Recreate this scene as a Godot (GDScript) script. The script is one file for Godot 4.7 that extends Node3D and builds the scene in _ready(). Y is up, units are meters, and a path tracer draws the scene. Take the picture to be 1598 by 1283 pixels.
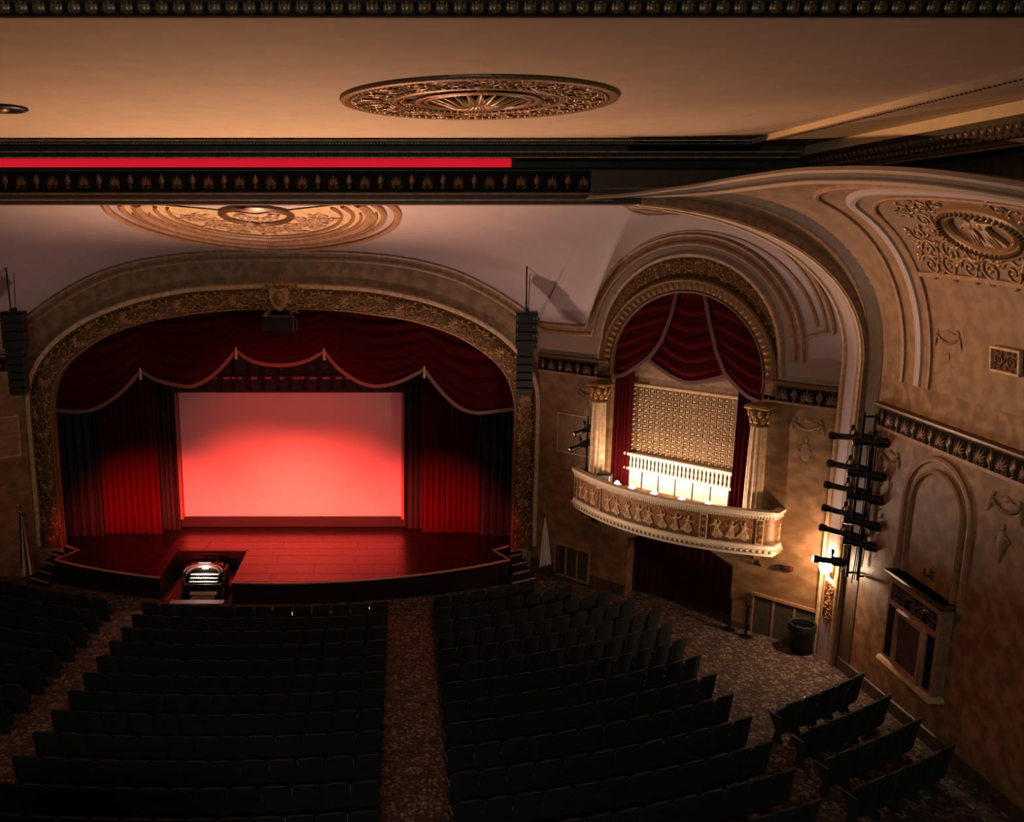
extends Node3D
# A historic theatre seen from the balcony. Units are metres, y is up, the stage lies toward -z, x = 0 is the centre line.

var M := {}
var used := {}

# ---------------------------------------------------------------- mesh builder
class MB:
	var v := PackedVector3Array()
	var n := PackedVector3Array()
	var u := PackedVector2Array()
	func tri(a: Vector3, b: Vector3, c: Vector3, na: Vector3, nb: Vector3, nc: Vector3) -> void:
		if (c - a).cross(b - a).dot(na + nb + nc) < 0.0:
			v.append(a); v.append(c); v.append(b)
			n.append(na); n.append(nc); n.append(nb)
		else:
			v.append(a); v.append(b); v.append(c)
			n.append(na); n.append(nb); n.append(nc)
	func flat(a: Vector3, b: Vector3, c: Vector3) -> void:
		var k := (c - a).cross(b - a)
		if k.length_squared() < 1e-14:
			return
		k = k.normalized()
		v.append(a); v.append(b); v.append(c)
		n.append(k); n.append(k); n.append(k)
	func quad(a: Vector3, b: Vector3, c: Vector3, d: Vector3) -> void:
		flat(a, b, c); flat(a, c, d)
	# axis aligned box in a frame; chamfer on the long edges
	func box(c: Vector3, s: Vector3, bs := Basis.IDENTITY, ch := 0.0) -> void:
		var h := s * 0.5
		if ch <= 0.0:
			var p := []
			for i in 8:
				p.append(c + bs * Vector3(h.x if i & 1 else -h.x, h.y if i & 2 else -h.y, h.z if i & 4 else -h.z))
			quad(p[0], p[1], p[3], p[2]); quad(p[5], p[4], p[6], p[7])
			quad(p[4], p[0], p[2], p[6]); quad(p[1], p[5], p[7], p[3])
			quad(p[2], p[3], p[7], p[6]); quad(p[4], p[5], p[1], p[0])
			return
		var rings := []
		for e in [[-h.z, ch], [-h.z + ch, 0.0], [h.z - ch, 0.0], [h.z, ch]]:
			var x: float = h.x - e[1]
			var y: float = h.y - e[1]
			var r := []
			for q in [[-x + ch, -y], [x - ch, -y], [x, -y + ch], [x, y - ch], [x - ch, y], [-x + ch, y], [-x, y - ch], [-x, -y + ch]]:
				r.append(c + bs * Vector3(q[0], q[1], e[0]))
			rings.append(r)
		for i in 3:
			for j in 8:
				quad(rings[i][j], rings[i][(j + 1) % 8], rings[i + 1][(j + 1) % 8], rings[i + 1][j])
		for j in range(1, 7):
			flat(rings[0][0], rings[0][j + 1], rings[0][j])
			flat(rings[3][0], rings[3][j], rings[3][j + 1])
	# smooth sheet through a grid of points
	func grid(p: Array, cu := false, cv := false) -> void:
		var a := p.size()
		var b: int = p[0].size()
		var nn := []
		for i in a:
			var row := PackedVector3Array()
			var i0 := i - 1
			var i1 := i + 1
			if cu:
				i0 = (i + a - 1) % a; i1 = (i + 1) % a
			else:
				i0 = maxi(i0, 0); i1 = mini(i1, a - 1)
			for j in b:
				var j0 := j - 1
				var j1 := j + 1
				if cv:
					j0 = (j + b - 1) % b; j1 = (j + 1) % b
				else:
					j0 = maxi(j0, 0); j1 = mini(j1, b - 1)
				var k: Vector3 = (p[i1][j] - p[i0][j]).cross(p[i][j1] - p[i][j0])
				row.append(k.normalized() if k.length_squared() > 1e-16 else Vector3.ZERO)
			nn.append(row)
		for i in (a if cu else a - 1):
			var i2 := (i + 1) % a
			for j in (b if cv else b - 1):
				var j2 := (j + 1) % b
				var q := [nn[i][j], nn[i2][j], nn[i2][j2], nn[i][j2]]
				var f: Vector3 = (p[i2][j2] - p[i][j]).cross(p[i][j2] - p[i2][j]).normalized()
				for t in 4:
					if q[t] == Vector3.ZERO:
						q[t] = f if f.dot(q[0] + q[1] + q[2] + q[3]) >= 0 else -f
				tri(p[i][j], p[i2][j], p[i2][j2], q[0], q[1], q[2])
				tri(p[i][j], p[i2][j2], p[i][j2], q[0], q[2], q[3])
	# a sheet with thickness t (behind its points, along -normal hint)
	func slab(p: Array, off: Vector3) -> void:
		grid(p)
		var q := []
		for r in p:
			var s := PackedVector3Array()
			for x in r:
				s.append(x + off)
			q.append(s)
		grid(q)
	# moulding: profile (side, out) swept along a path that lies on a surface with normal nv
	func mould(path: PackedVector3Array, nv, prof: Array, closed := false, smooth := false) -> void:
		var m := path.size()
		var rows := []
		var tans := PackedVector3Array()
		for i in m:
			var up: Vector3 = nv[i] if nv is PackedVector3Array else nv
			var d0: Vector3
			var d1: Vector3
			if closed:
				d0 = (path[i] - path[(i + m - 1) % m]).normalized(); d1 = (path[(i + 1) % m] - path[i]).normalized()
			else:
				d0 = (path[i] - path[maxi(i - 1, 0)]).normalized(); d1 = (path[mini(i + 1, m - 1)] - path[i]).normalized()
				if i == 0: d0 = d1
				if i == m - 1: d1 = d0
			var t := (d0 + d1).normalized()
			var side := t.cross(up).normalized()
			var k := 1.0 / maxf(0.35, t.dot(d1))
			tans.append(t)
			var r := PackedVector3Array()
			for q in prof:
				r.append(path[i] + side * (q.x * k) + up * q.y)
			rows.append(r)
		var np := prof.size()
		for i in (m if closed else m - 1):
			var i2 := (i + 1) % m
			for j in np - 1:
				var a: Vector3 = rows[i][j]; var b: Vector3 = rows[i2][j]; var c: Vector3 = rows[i2][j + 1]; var d: Vector3 = rows[i][j + 1]
				var n0 := (d - a).cross(tans[i]).normalized()
				var n1 := (c - b).cross(tans[i2]).normalized()
				if n0 == Vector3.ZERO or n1 == Vector3.ZERO: continue
				if smooth:
					tri(a, b, c, n0, n1, n1); tri(a, c, d, n0, n1, n0)
				else:
					tri(a, b, c, n0, n1, n1); tri(a, c, d, n0, n1, n0)
		if not closed:
			for e in [0, m - 1]:
				for j in range(1, np - 1):
					flat(rows[e][0], rows[e][j], rows[e][j + 1])
	func tube(path: Array, rad, sides := 6) -> void:
		var m := path.size()
		var rows := []
		var prev := Vector3.ZERO
		for i in m:
			var t: Vector3 = (path[mini(i + 1, m - 1)] - path[maxi(i - 1, 0)]).normalized()
			var s := prev - t * prev.dot(t)
			if s.length() < 0.01:
				s = t.cross(Vector3.UP)
				if s.length() < 0.05: s = t.cross(Vector3.RIGHT)
			s = s.normalized(); prev = s
			var w := t.cross(s)
			var r: float = rad[i] if rad is Array else rad
			var row := PackedVector3Array()
			for k in sides:
				var a := TAU * k / sides
				row.append(path[i] + (s * cos(a) + w * sin(a)) * r)
			rows.append(row)
		grid(rows, false, true)
		for e in [0, m - 1]:
			for k in range(1, sides - 1):
				flat(rows[e][0], rows[e][k], rows[e][k + 1])
	# lathe about local y of xf; profile = [radius, height]
	func lathe(prof: Array, segs: int, xf := Transform3D.IDENTITY, a0 := 0.0, a1 := TAU) -> void:
		var rows := []
		var full := absf(a1 - a0 - TAU) < 1e-4
		for k in (segs if full else segs + 1):
			var a := a0 + (a1 - a0) * k / segs
			var row := PackedVector3Array()
			for q in prof:
				row.append(xf * Vector3(cos(a) * q[0], q[1], sin(a) * q[0]))
			rows.append(row)
		grid(rows, full, false)
	# extruded polygon in the xy plane of xf from z=0 to z=d, bevelled front
	func prism(poly: PackedVector2Array, d: float, xf := Transform3D.IDENTITY, bev := 0.0) -> void:
		var idx := Geometry2D.triangulate_polygon(poly)
		var front := poly
		var m := poly.size()
		if bev > 0.0:
			front = PackedVector2Array()
			var sgn := -1.0 if Geometry2D.is_polygon_clockwise(poly) else 1.0
			for i in m:
				var a := (poly[i] - poly[(i + m - 1) % m]).normalized()
				var b := (poly[(i + 1) % m] - poly[i]).normalized()
				var t := (a + b).normalized()
				front.append(poly[i] + Vector2(-t.y, t.x) * bev * sgn)
		for k in range(0, idx.size(), 3):
			var pa := front[idx[k]]; var pb := front[idx[k + 1]]; var pc := front[idx[k + 2]]
			var fa := xf * Vector3(pa.x, pa.y, d); var fb := xf * Vector3(pb.x, pb.y, d); var fc := xf * Vector3(pc.x, pc.y, d)
			tri(fa, fb, fc, xf.basis.z, xf.basis.z, xf.basis.z)
			pa = poly[idx[k]]; pb = poly[idx[k + 1]]; pc = poly[idx[k + 2]]
			fa = xf * Vector3(pa.x, pa.y, 0); fb = xf * Vector3(pb.x, pb.y, 0); fc = xf * Vector3(pc.x, pc.y, 0)
			tri(fa, fb, fc, -xf.basis.z, -xf.basis.z, -xf.basis.z)
		var cw := Geometry2D.is_polygon_clockwise(poly)
		for i in m:
			var p := poly[i]; var q := poly[(i + 1) % m]
			var p2 := front[i]; var q2 := front[(i + 1) % m]
			var e := (q - p).normalized()
			var o := xf.basis * (Vector3(-e.y, e.x, 0) if cw else Vector3(e.y, -e.x, 0))
			var a3 := xf * Vector3(p.x, p.y, 0); var b3 := xf * Vector3(q.x, q.y, 0)
			var c3 := xf * Vector3(q2.x, q2.y, d); var d3 := xf * Vector3(p2.x, p2.y, d)
			tri(a3, b3, c3, o, o, o); tri(a3, c3, d3, o, o, o)
	# a leaf or petal lying on the xy plane: base at b, pointing along angle a, swelling out in z
	func petal(b: Vector3, a: float, l: float, w: float, h: float, curl := 0.0, segs := 4) -> void:
		var d := Vector3(cos(a), sin(a), 0)
		var s := Vector3(-sin(a), cos(a), 0)
		var rows := []
		for i in segs + 1:
			var t := float(i) / segs
			var k := sin(PI * pow(t, 0.75)) * 0.94 + 0.06 * (1.0 - t)
			var c := b + d * (l * t) + s * (curl * l * t * t) + Vector3(0, 0, h * sin(PI * minf(t * 1.15, 1.0)) * 0.5)
			var row := PackedVector3Array()
			for q in [[-1.0, 0.0], [-0.55, 0.75], [0.0, 1.0], [0.55, 0.75], [1.0, 0.0]]:
				row.append(c + s * (w * 0.5 * k * q[0]) + Vector3(0, 0, h * 0.5 * k * q[1]))
			rows.append(row)
		grid(rows)
	func dome(c: Vector3, r: Vector3, xf := Transform3D.IDENTITY, su := 8, sv := 3) -> void:
		var rows := []
		for i in su:
			var a := TAU * i / su
			var row := PackedVector3Array()
			for j in sv + 1:
				var b := PI * 0.5 * j / sv
				row.append(xf * (c + Vector3(cos(a) * cos(b) * r.x, sin(a) * cos(b) * r.y, sin(b) * r.z)))
			rows.append(row)
		grid(rows, true, false)
	func add(o: MB, xf: Transform3D) -> void:
		var nb := xf.basis.inverse().transposed()
		for i in o.v.size():
			v.append(xf * o.v[i]); n.append((nb * o.n[i]).normalized())
		if xf.basis.determinant() < 0:
			for i in range(v.size() - o.v.size(), v.size(), 3):
				var t := v[i + 1]; v[i + 1] = v[i + 2]; v[i + 2] = t
				var t2 := n[i + 1]; n[i + 1] = n[i + 2]; n[i + 2] = t2
	func mesh(m: Material) -> ArrayMesh:
		var arr := []
		arr.resize(Mesh.ARRAY_MAX)
		arr[Mesh.ARRAY_VERTEX] = v
		arr[Mesh.ARRAY_NORMAL] = n
		if u.size() == v.size(): arr[Mesh.ARRAY_TEX_UV] = u
		var am := ArrayMesh.new()
		am.add_surface_from_arrays(Mesh.PRIMITIVE_TRIANGLES, arr)
		am.surface_set_material(0, m)
		return am

# ---------------------------------------------------------------- scene helpers
func numbered(called: String) -> String:
	if not used.has(called):
		used[called] = 0
		return called
	used[called] += 1
	return "%s_%03d" % [called, used[called]]
func frame(o: Vector3, x: Vector3, nrm: Vector3) -> Transform3D:
	return Transform3D(Basis(x, nrm.cross(x), nrm), o)
func thing(called: String, label: String, cat: String, xf := Transform3D.IDENTITY, group := "") -> Node3D:
	var o := Node3D.new()
	o.name = numbered(called)
	add_child(o)
	o.transform = xf
	o.set_meta("label", label); o.set_meta("category", cat)
	if group: o.set_meta("group", group)
	return o
func put(parent: Node3D, called: String, mesh: Mesh, xf := Transform3D.IDENTITY, label := "") -> MeshInstance3D:
	var o := MeshInstance3D.new()
	o.name = called
	o.mesh = mesh
	o.transform = xf
	parent.add_child(o, true)
	if label: o.set_meta("label", label)
	return o
func part(parent: Node3D, called: String, mb: MB, mat: Material, xf := Transform3D.IDENTITY, label := "") -> MeshInstance3D:
	return put(parent, called, mb.mesh(mat), xf, label)
func stuff(parent: Node3D, called: String, mb: MB, mat: Material) -> MeshInstance3D:
	var o := put(parent, called, mb.mesh(mat))
	o.set_meta("kind", "stuff")
	return o
func struct(called: String, mb: MB, mat: Material, label := "") -> MeshInstance3D:
	var o := MeshInstance3D.new()
	o.name = numbered(called)
	o.mesh = mb.mesh(mat)
	add_child(o)
	o.set_meta("kind", "structure")
	if label: o.set_meta("label", label)
	return o
func one(called: String, mb: MB, mat: Material, label: String, cat: String, xf := Transform3D.IDENTITY, group := "") -> MeshInstance3D:
	var o := put(self, numbered(called), mb.mesh(mat), xf, label)
	o.set_meta("category", cat)
	if group: o.set_meta("group", group)
	return o
func V2(a: Array) -> PackedVector2Array:
	var r := PackedVector2Array()
	for q in a: r.append(Vector2(q[0], q[1]))
	return r
func P2(a: Array) -> Array:
	var r := []
	for q in a: r.append(Vector2(q[0], q[1]))
	return r
# Catmull-Rom through 2D or 3D points
func smooth_curve(a: Array, per := 6) -> Array:
	var r := []
	for i in a.size() - 1:
		var p0 = a[maxi(i - 1, 0)]; var p1 = a[i]; var p2 = a[i + 1]; var p3 = a[mini(i + 2, a.size() - 1)]
		for k in per:
			var t := float(k) / per
			r.append(p1.cubic_interpolate(p2, p0, p3, t))
	r.append(a[a.size() - 1])
	return r

# ---------------------------------------------------------------- procedural materials
func noise_tex(freq: float, lo: Color, hi: Color, sd: int, oct := 4, size := 256, sx := 1.0) -> ImageTexture:
	var fn := FastNoiseLite.new()
	fn.seed = sd; fn.frequency = freq; fn.fractal_octaves = oct
	fn.noise_type = FastNoiseLite.TYPE_SIMPLEX_SMOOTH
	var g := fn.get_seamless_image(size, int(size * sx))
	var im := Image.create(size, int(size * sx), true, Image.FORMAT_RGB8)
	for y in int(size * sx):
		for x in size:
			var t := clampf((g.get_pixel(x, y).r - 0.25) / 0.5, 0, 1)
			im.set_pixel(x, y, lo.lerp(hi, t))
	im.generate_mipmaps()
	return ImageTexture.create_from_image(im)
func bump_tex(freq: float, sd: int, depth: float, size := 256) -> ImageTexture:
	var fn := FastNoiseLite.new()
	fn.seed = sd; fn.frequency = freq; fn.fractal_octaves = 4
	var g := fn.get_seamless_image(size, size)
	g.convert(Image.FORMAT_RGBA8)
	g.bump_map_to_normal_map(depth)
	return ImageTexture.create_from_image(g)
func mat(c: Color, rough := 0.7, metal := 0.0, tex: Texture2D = null, scale := 0.5, nrm: Texture2D = null, nscale := 1.0) -> StandardMaterial3D:
	var m := StandardMaterial3D.new()
	m.albedo_color = c; m.roughness = rough; m.metallic = metal
	if tex:
		m.albedo_texture = tex
	if nrm:
		m.normal_enabled = true; m.normal_texture = nrm; m.normal_scale = nscale
	if tex or nrm:
		m.uv1_triplanar = true; m.uv1_world_triplanar = true
		m.uv1_scale = Vector3.ONE * scale
	return m
func glow(c: Color, e: float) -> StandardMaterial3D:
	var m := StandardMaterial3D.new()
	m.albedo_color = c; m.emission_enabled = true; m.emission = c; m.emission_energy_multiplier = e
	return m
func carpet_tex() -> ImageTexture:
	var s := 384
	var im := Image.create(s, s, true, Image.FORMAT_RGB8)
	var rng := RandomNumberGenerator.new(); rng.seed = 11
	for y in s:
		for x in s:
			var k := rng.randf_range(0.85, 1.15)
			im.set_pixel(x, y, Color(0.22 * k, 0.155 * k, 0.13 * k))
	# leafy floral clusters scattered on a drop-repeat lattice
	var cols := [Color(0.48, 0.40, 0.33), Color(0.44, 0.30, 0.24), Color(0.38, 0.35, 0.27), Color(0.52, 0.45, 0.38), Color(0.17, 0.21, 0.17), Color(0.40, 0.19, 0.17), Color(0.12, 0.08, 0.075)]
	for cy in 6:
		for cx in 6:
			var ox := cx * 64 + (32 if cy % 2 else 0) + rng.randi_range(-6, 6); var oy := cy * 64 + rng.randi_range(-6, 6)
			for k in 34:
				var a := rng.randf() * TAU
				var r0 := rng.randf_range(3, 30)
				var col: Color = cols[rng.randi() % cols.size()]
				var bx := ox + cos(a) * r0; var by := oy + sin(a) * r0
				var ln := rng.randf_range(8, 19); var wd := rng.randf_range(2.5, 5.5)
				var da := a + rng.randf_range(-1.0, 1.0)
				for t in int(ln):
					var w := wd * sin(PI * (t + 0.5) / ln)
					for q in range(-int(w), int(w) + 1):
						im.set_pixel(posmod(int(bx + cos(da) * t - sin(da) * q), s), posmod(int(by + sin(da) * t + cos(da) * q), s), col)
	im.generate_mipmaps()
	return ImageTexture.create_from_image(im)
func make_materials() -> void:
	var mott := noise_tex(0.03, Color(0.82, 0.79, 0.75), Color(1, 1, 1), 3, 5)
	var mott2 := noise_tex(0.03, Color(0.74, 0.69, 0.63), Color(1, 1, 1), 8, 6)
	var soft := noise_tex(0.02, Color(0.972, 0.97, 0.972), Color(1, 1, 1), 5, 3)
	var fine := noise_tex(0.08, Color(0.6, 0.55, 0.5), Color(1, 1, 1), 9, 4)
	var lump := bump_tex(0.05, 4, 4.0)
	M.plaster = mat(Color(0.74, 0.62, 0.50), 0.75, 0, soft, 0.25)
	M.mauve = mat(Color(0.66, 0.58, 0.57), 0.55, 0, soft, 0.22)
	M.tan = mat(Color(0.56, 0.41, 0.27), 0.62, 0, mott2, 0.30)
	M.taupe = mat(Color(0.58, 0.48, 0.41), 0.6, 0, soft, 0.4)
	M.tanflat = mat(Color(0.55, 0.42, 0.30), 0.6, 0, mott, 0.3)
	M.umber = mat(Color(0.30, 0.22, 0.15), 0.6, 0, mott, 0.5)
	M.cream = mat(Color(0.80, 0.66, 0.50), 0.5, 0, mott, 0.6)
	M.ochre = mat(Color(0.62, 0.41, 0.23), 0.5, 0.1, mott2, 1.0)
	M.ochrelight = mat(Color(0.80, 0.66, 0.48), 0.45, 0.15)
	M.creamflat = mat(Color(0.80, 0.66, 0.50), 0.55, 0, soft, 0.4)
	M.beam = mat(Color(0.20, 0.16, 0.125), 0.6, 0, mott, 0.6)
	M.ivory = mat(Color(0.86, 0.78, 0.68), 0.5, 0, soft, 0.6)
	M.rim = mat(Color(0.62, 0.46, 0.34), 0.5, 0, mott, 0.6)
	M.gold = mat(Color(0.66, 0.47, 0.26), 0.38, 0.3, fine, 1.2, lump, 0.5)
	M.goldrelief = mat(Color(0.76, 0.56, 0.33), 0.34, 0.3, fine, 1.5)
	M.goldback = mat(Color(0.44, 0.31, 0.17), 0.55, 0.35, mott2, 1.2)
	M.goldsoft = mat(Color(0.56, 0.42, 0.29), 0.32, 0.2)
	M.reliefback = mat(Color(0.50, 0.37, 0.26), 0.5, 0.1, mott, 0.8)
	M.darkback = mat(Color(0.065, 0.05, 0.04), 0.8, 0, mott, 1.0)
	M.darkback.metallic_specular = 0.2
	M.bronze = mat(Color(0.46, 0.33, 0.21), 0.38, 0.3, fine, 1.5)
	M.velvet = mat(Color(0.26, 0.027, 0.040), 0.9)
	M.velvet.metallic_specular = 0.15
	M.velvet.rim_enabled = true; M.velvet.rim = 0.2; M.velvet.rim_tint = 0.8
	M.fringedark = mat(Color(0.36, 0.22, 0.20), 0.8)
	M.lattice = mat(Color(0.58, 0.46, 0.33), 0.45, 0.15)
	M.fringe = mat(Color(0.50, 0.32, 0.28), 0.7, 0.1)
	M.black = mat(Color(0.035, 0.035, 0.035), 0.8)
	M.blackgloss = mat(Color(0.03, 0.03, 0.032), 0.35)
	M.blackmetal = mat(Color(0.05, 0.05, 0.052), 0.4, 0.4)
	M.chrome = mat(Color(0.75, 0.75, 0.76), 0.25, 1.0)
	M.brass = mat(Color(0.75, 0.55, 0.28), 0.3, 1.0)
	M.screen = mat(Color(0.68, 0.68, 0.68), 0.8)
	M.carpet = mat(Color(1, 1, 1), 0.95)
	M.carpet.albedo_texture = carpet_tex(); M.carpet.uv1_triplanar = true; M.carpet.uv1_world_triplanar = true; M.carpet.uv1_scale = Vector3.ONE * 0.37
	M.stagefloor = mat(Color(0.13, 0.08, 0.07), 0.32, 0, mott, 0.5)
	M.stageboard = mat(Color(0.30, 0.13, 0.11), 0.30, 0, mott, 0.6)
	M.stagefront = mat(Color(0.10, 0.06, 0.05), 0.5, 0, mott, 0.8)
	M.edge = mat(Color(0.75, 0.55, 0.48), 0.5)
	M.seat = mat(Color(0.085, 0.095, 0.095), 0.85, 0, fine, 2.0)
	M.seat.rim_enabled = true; M.seat.rim = 0.15
	M.seatcap = mat(Color(0.34, 0.28, 0.22), 0.4, 0.3)
	M.seatwood = mat(Color(0.15, 0.12, 0.11), 0.18)
	M.walnut = mat(Color(0.20, 0.10, 0.06), 0.4, 0, fine, 1.5)
	M.white = mat(Color(0.88, 0.86, 0.82), 0.45)
	M.keyblack = mat(Color(0.02, 0.02, 0.02), 0.35)
	M.flagwhite = mat(Color(0.78, 0.70, 0.66), 0.85)
	M.flagred = mat(Color(0.45, 0.05, 0.06), 0.85)
	M.flagblue = mat(Color(0.05, 0.06, 0.16), 0.85)
	M.greypanel = mat(Color(0.26, 0.23, 0.18), 0.6, 0, mott, 0.8)
	M.glasspane = mat(Color(0.7, 0.72, 0.72, 0.25), 0.05)
	M.glasspane.transparency = BaseMaterial3D.TRANSPARENCY_ALPHA
	M.red = mat(Color(0.30, 0.06, 0.05), 0.4)

# ---------------------------------------------------------------- the shell of the room
const WZ := -27.7          # plane of the proscenium wall
const WX := 14.75          # side walls
var SPL: Transform3D       # frame of the splayed wall with the box: x along the wall, y up, z into the room
var SIDE: Transform3D      # frame of the side wall: x = world z + 21.2
var K: Array = []          # lip of the side cove
var VF: Array = []         # front edge of the sounding vault
var VB: Array = []         # its back edge on the walls
var AR_IN: Array           # proscenium opening (right half, foot to crown)
var AR_OUT: Array
var AR_WALL: Array

func floor_y(z: float) -> float:
	return 0.07 * z + 1.907
func sup(a: float, n := 2.25) -> Vector2:
	return Vector2(pow(maxf(cos(a * PI / 2), 0.0), 2.0 / n), pow(maxf(sin(a * PI / 2), 0.0), 2.0 / n))
func rib(a: float, inset := 0.0) -> Vector2:      # section of the great rib
	var q := sup(a)
	return Vector2(8.0 + (6.75 - inset) * q.x, 8.0 + (3.94 - inset) * q.y)
func cove(u: float, v: float) -> Vector3:          # side cove surface
	var f := u * (K.size() - 1)
	var i := mini(int(f), K.size() - 2)
	var k: Vector3 = K[i].lerp(K[i + 1], f - i)
	var q := sup(v)
	return Vector3(k.x + (WX - k.x) * q.x, 8.0 + (k.y - 8.0) * q.y, k.z)
func cove_u(z: float) -> float:
	for i in K.size() - 1:
		if K[i + 1].z >= z and K[i + 1].z > K[i].z:
			return (i + clampf((z - K[i].z) / (K[i + 1].z - K[i].z), 0, 1)) / (K.size() - 1)
	return 1.0
func cove_n(u: float, v: float) -> Vector3:
	var e := 0.004
	var a := cove(minf(u + e, 1), v) - cove(maxf(u - e, 0), v)
	var b := cove(u, minf(v + e, 1)) - cove(u, maxf(v - e, 0))
	var k := a.cross(b).normalized()
	return k if k.dot(Vector3(-1, -1, 0)) > 0 else -k
func vault(f: float, t: float) -> Vector3:         # f: index along the edge, t: 0 front .. 1 back
	var i := clampi(int(f), 0, VF.size() - 2)
	var a: Vector3 = VF[i].lerp(VF[i + 1], f - i)
	var b: Vector3 = VB[i].lerp(VB[i + 1], f - i)
	var p := a.lerp(b, t)
	p.y += 0.5 * t * (1.0 - t)
	return p
func vault_n(f: float, t: float) -> Vector3:
	var a := vault(minf(f + 0.2, VF.size() - 1.001), t) - vault(maxf(f - 0.2, 0), t)
	var b := vault(f, minf(t + 0.02, 1)) - vault(f, maxf(t - 0.02, 0))
	var k := a.cross(b).normalized()
	return k if k.y < 0 else -k
func vault_xz(x: float, z: float) -> Vector3:      # vault point above x, z near the centre line
	var ax := absf(x)
	var f := float(VF.size() - 1)
	for i in range(VF.size() - 1, 0, -1):
		if VF[i - 1].x >= ax:
			f = i - clampf((ax - VF[i].x) / maxf(VF[i - 1].x - VF[i].x, 1e-4), 0, 1)
			break
	var t := clampf((z + 21.2) / (WZ + 21.2), 0, 1)
	var p := vault(f, t)
	return Vector3(x, p.y, z)
func mirrored(mb: MB) -> MB:
	var o := MB.new()
	o.add(mb, Transform3D(Basis(Vector3(-1, 0, 0), Vector3.UP, Vector3(0, 0, 1)), Vector3.ZERO))
	return o
func both(mb: MB) -> MB:
	mb.add(mirrored(mb), Transform3D.IDENTITY)
	return mb
func setup_shapes() -> void:
	var a := Vector3(8.2, 0, WZ)
	var d := (Vector3(14.82, 0, -21.2) - a).normalized()
	SPL = frame(a, d, d.cross(Vector3.UP))
	SIDE = frame(Vector3(WX, 0, -21.2), Vector3(0, 0, 1), Vector3(-1, 0, 0))
	K = smooth_curve([Vector3(8.0, 11.94, -20.2), Vector3(9.4, 11.99, -20.1), Vector3(10.6, 12.05, -19.5), Vector3(11.1, 12.11, -18.5), Vector3(11.5, 12.15, -17.2), Vector3(11.75, 12.12, -16.4), Vector3(12.0, 12.05, -15.3), Vector3(12.3, 11.90, -14.0), Vector3(12.75, 11.62, -12.5), Vector3(13.1, 11.3, -11.0), Vector3(13.5, 10.9, -8.9)], 4)
	AR_IN = smooth_curve(P2([[7.5, 5.3], [7.46, 5.8], [7.27, 6.45], [6.87, 7.03], [6.18, 7.57], [5.43, 7.98], [4.25, 8.37], [3.05, 8.58], [1.8, 8.72], [0, 8.79]]), 4)
	AR_OUT = smooth_curve(P2([[8.2, 5.1], [8.16, 6.1], [7.95, 6.74], [7.55, 7.34], [6.91, 7.93], [6.0, 8.47], [4.8, 8.93], [3.6, 9.21], [2.4, 9.38], [0, 9.47]]), 4)
	AR_WALL = smooth_curve(P2([[8.25, 8.42], [7.1, 9.22], [5.85, 9.88], [4.7, 10.25], [3.54, 10.46], [2.3, 10.57], [1.1, 10.6], [0, 10.6]]), 4)
	# vault edges, from the foot beside the rib to the crown of the proscenium
	for i in 25:
		var th := deg_to_rad(172.0 * i / 24.0)
		VB.append(SPL * Vector3(4.98 + 3.25 * cos(th), 7.95 + 3.2 * sin(th), 0.02))
		if i <= 12:
			var q := rib(0.73 * i / 12.0)
			VF.append(Vector3(q.x + 0.02, q.y, -21.2))
		else:
			var x := lerpf(rib(0.73).x, 9.3, (i - 12) / 12.0)
			VF.append(Vector3(x, rib_y(x), -21.2))
	for i in 5:
		VB.append(SPL * Vector3(1.73 * (1.0 - (i + 1) / 5.0), 8.37, 0.02))
		var x := lerpf(9.3, 8.6, (i + 1) / 5.0)
		VF.append(Vector3(x, rib_y(x), -21.2))
	for q in AR_WALL:
		VB.append(Vector3(q.x, q.y, WZ + 0.02))
		VF.append(Vector3(q.x * 8.55 / 8.25, rib_y(q.x * 8.55 / 8.25), -21.2))
func rib_y(x: float) -> float:
	if x <= 8.0: return 11.94
	var lo := 0.0
	var hi := 1.0
	for i in 24:
		var m := (lo + hi) / 2
		if rib(m).x > x: lo = m
		else: hi = m
	return rib(lo).y

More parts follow.
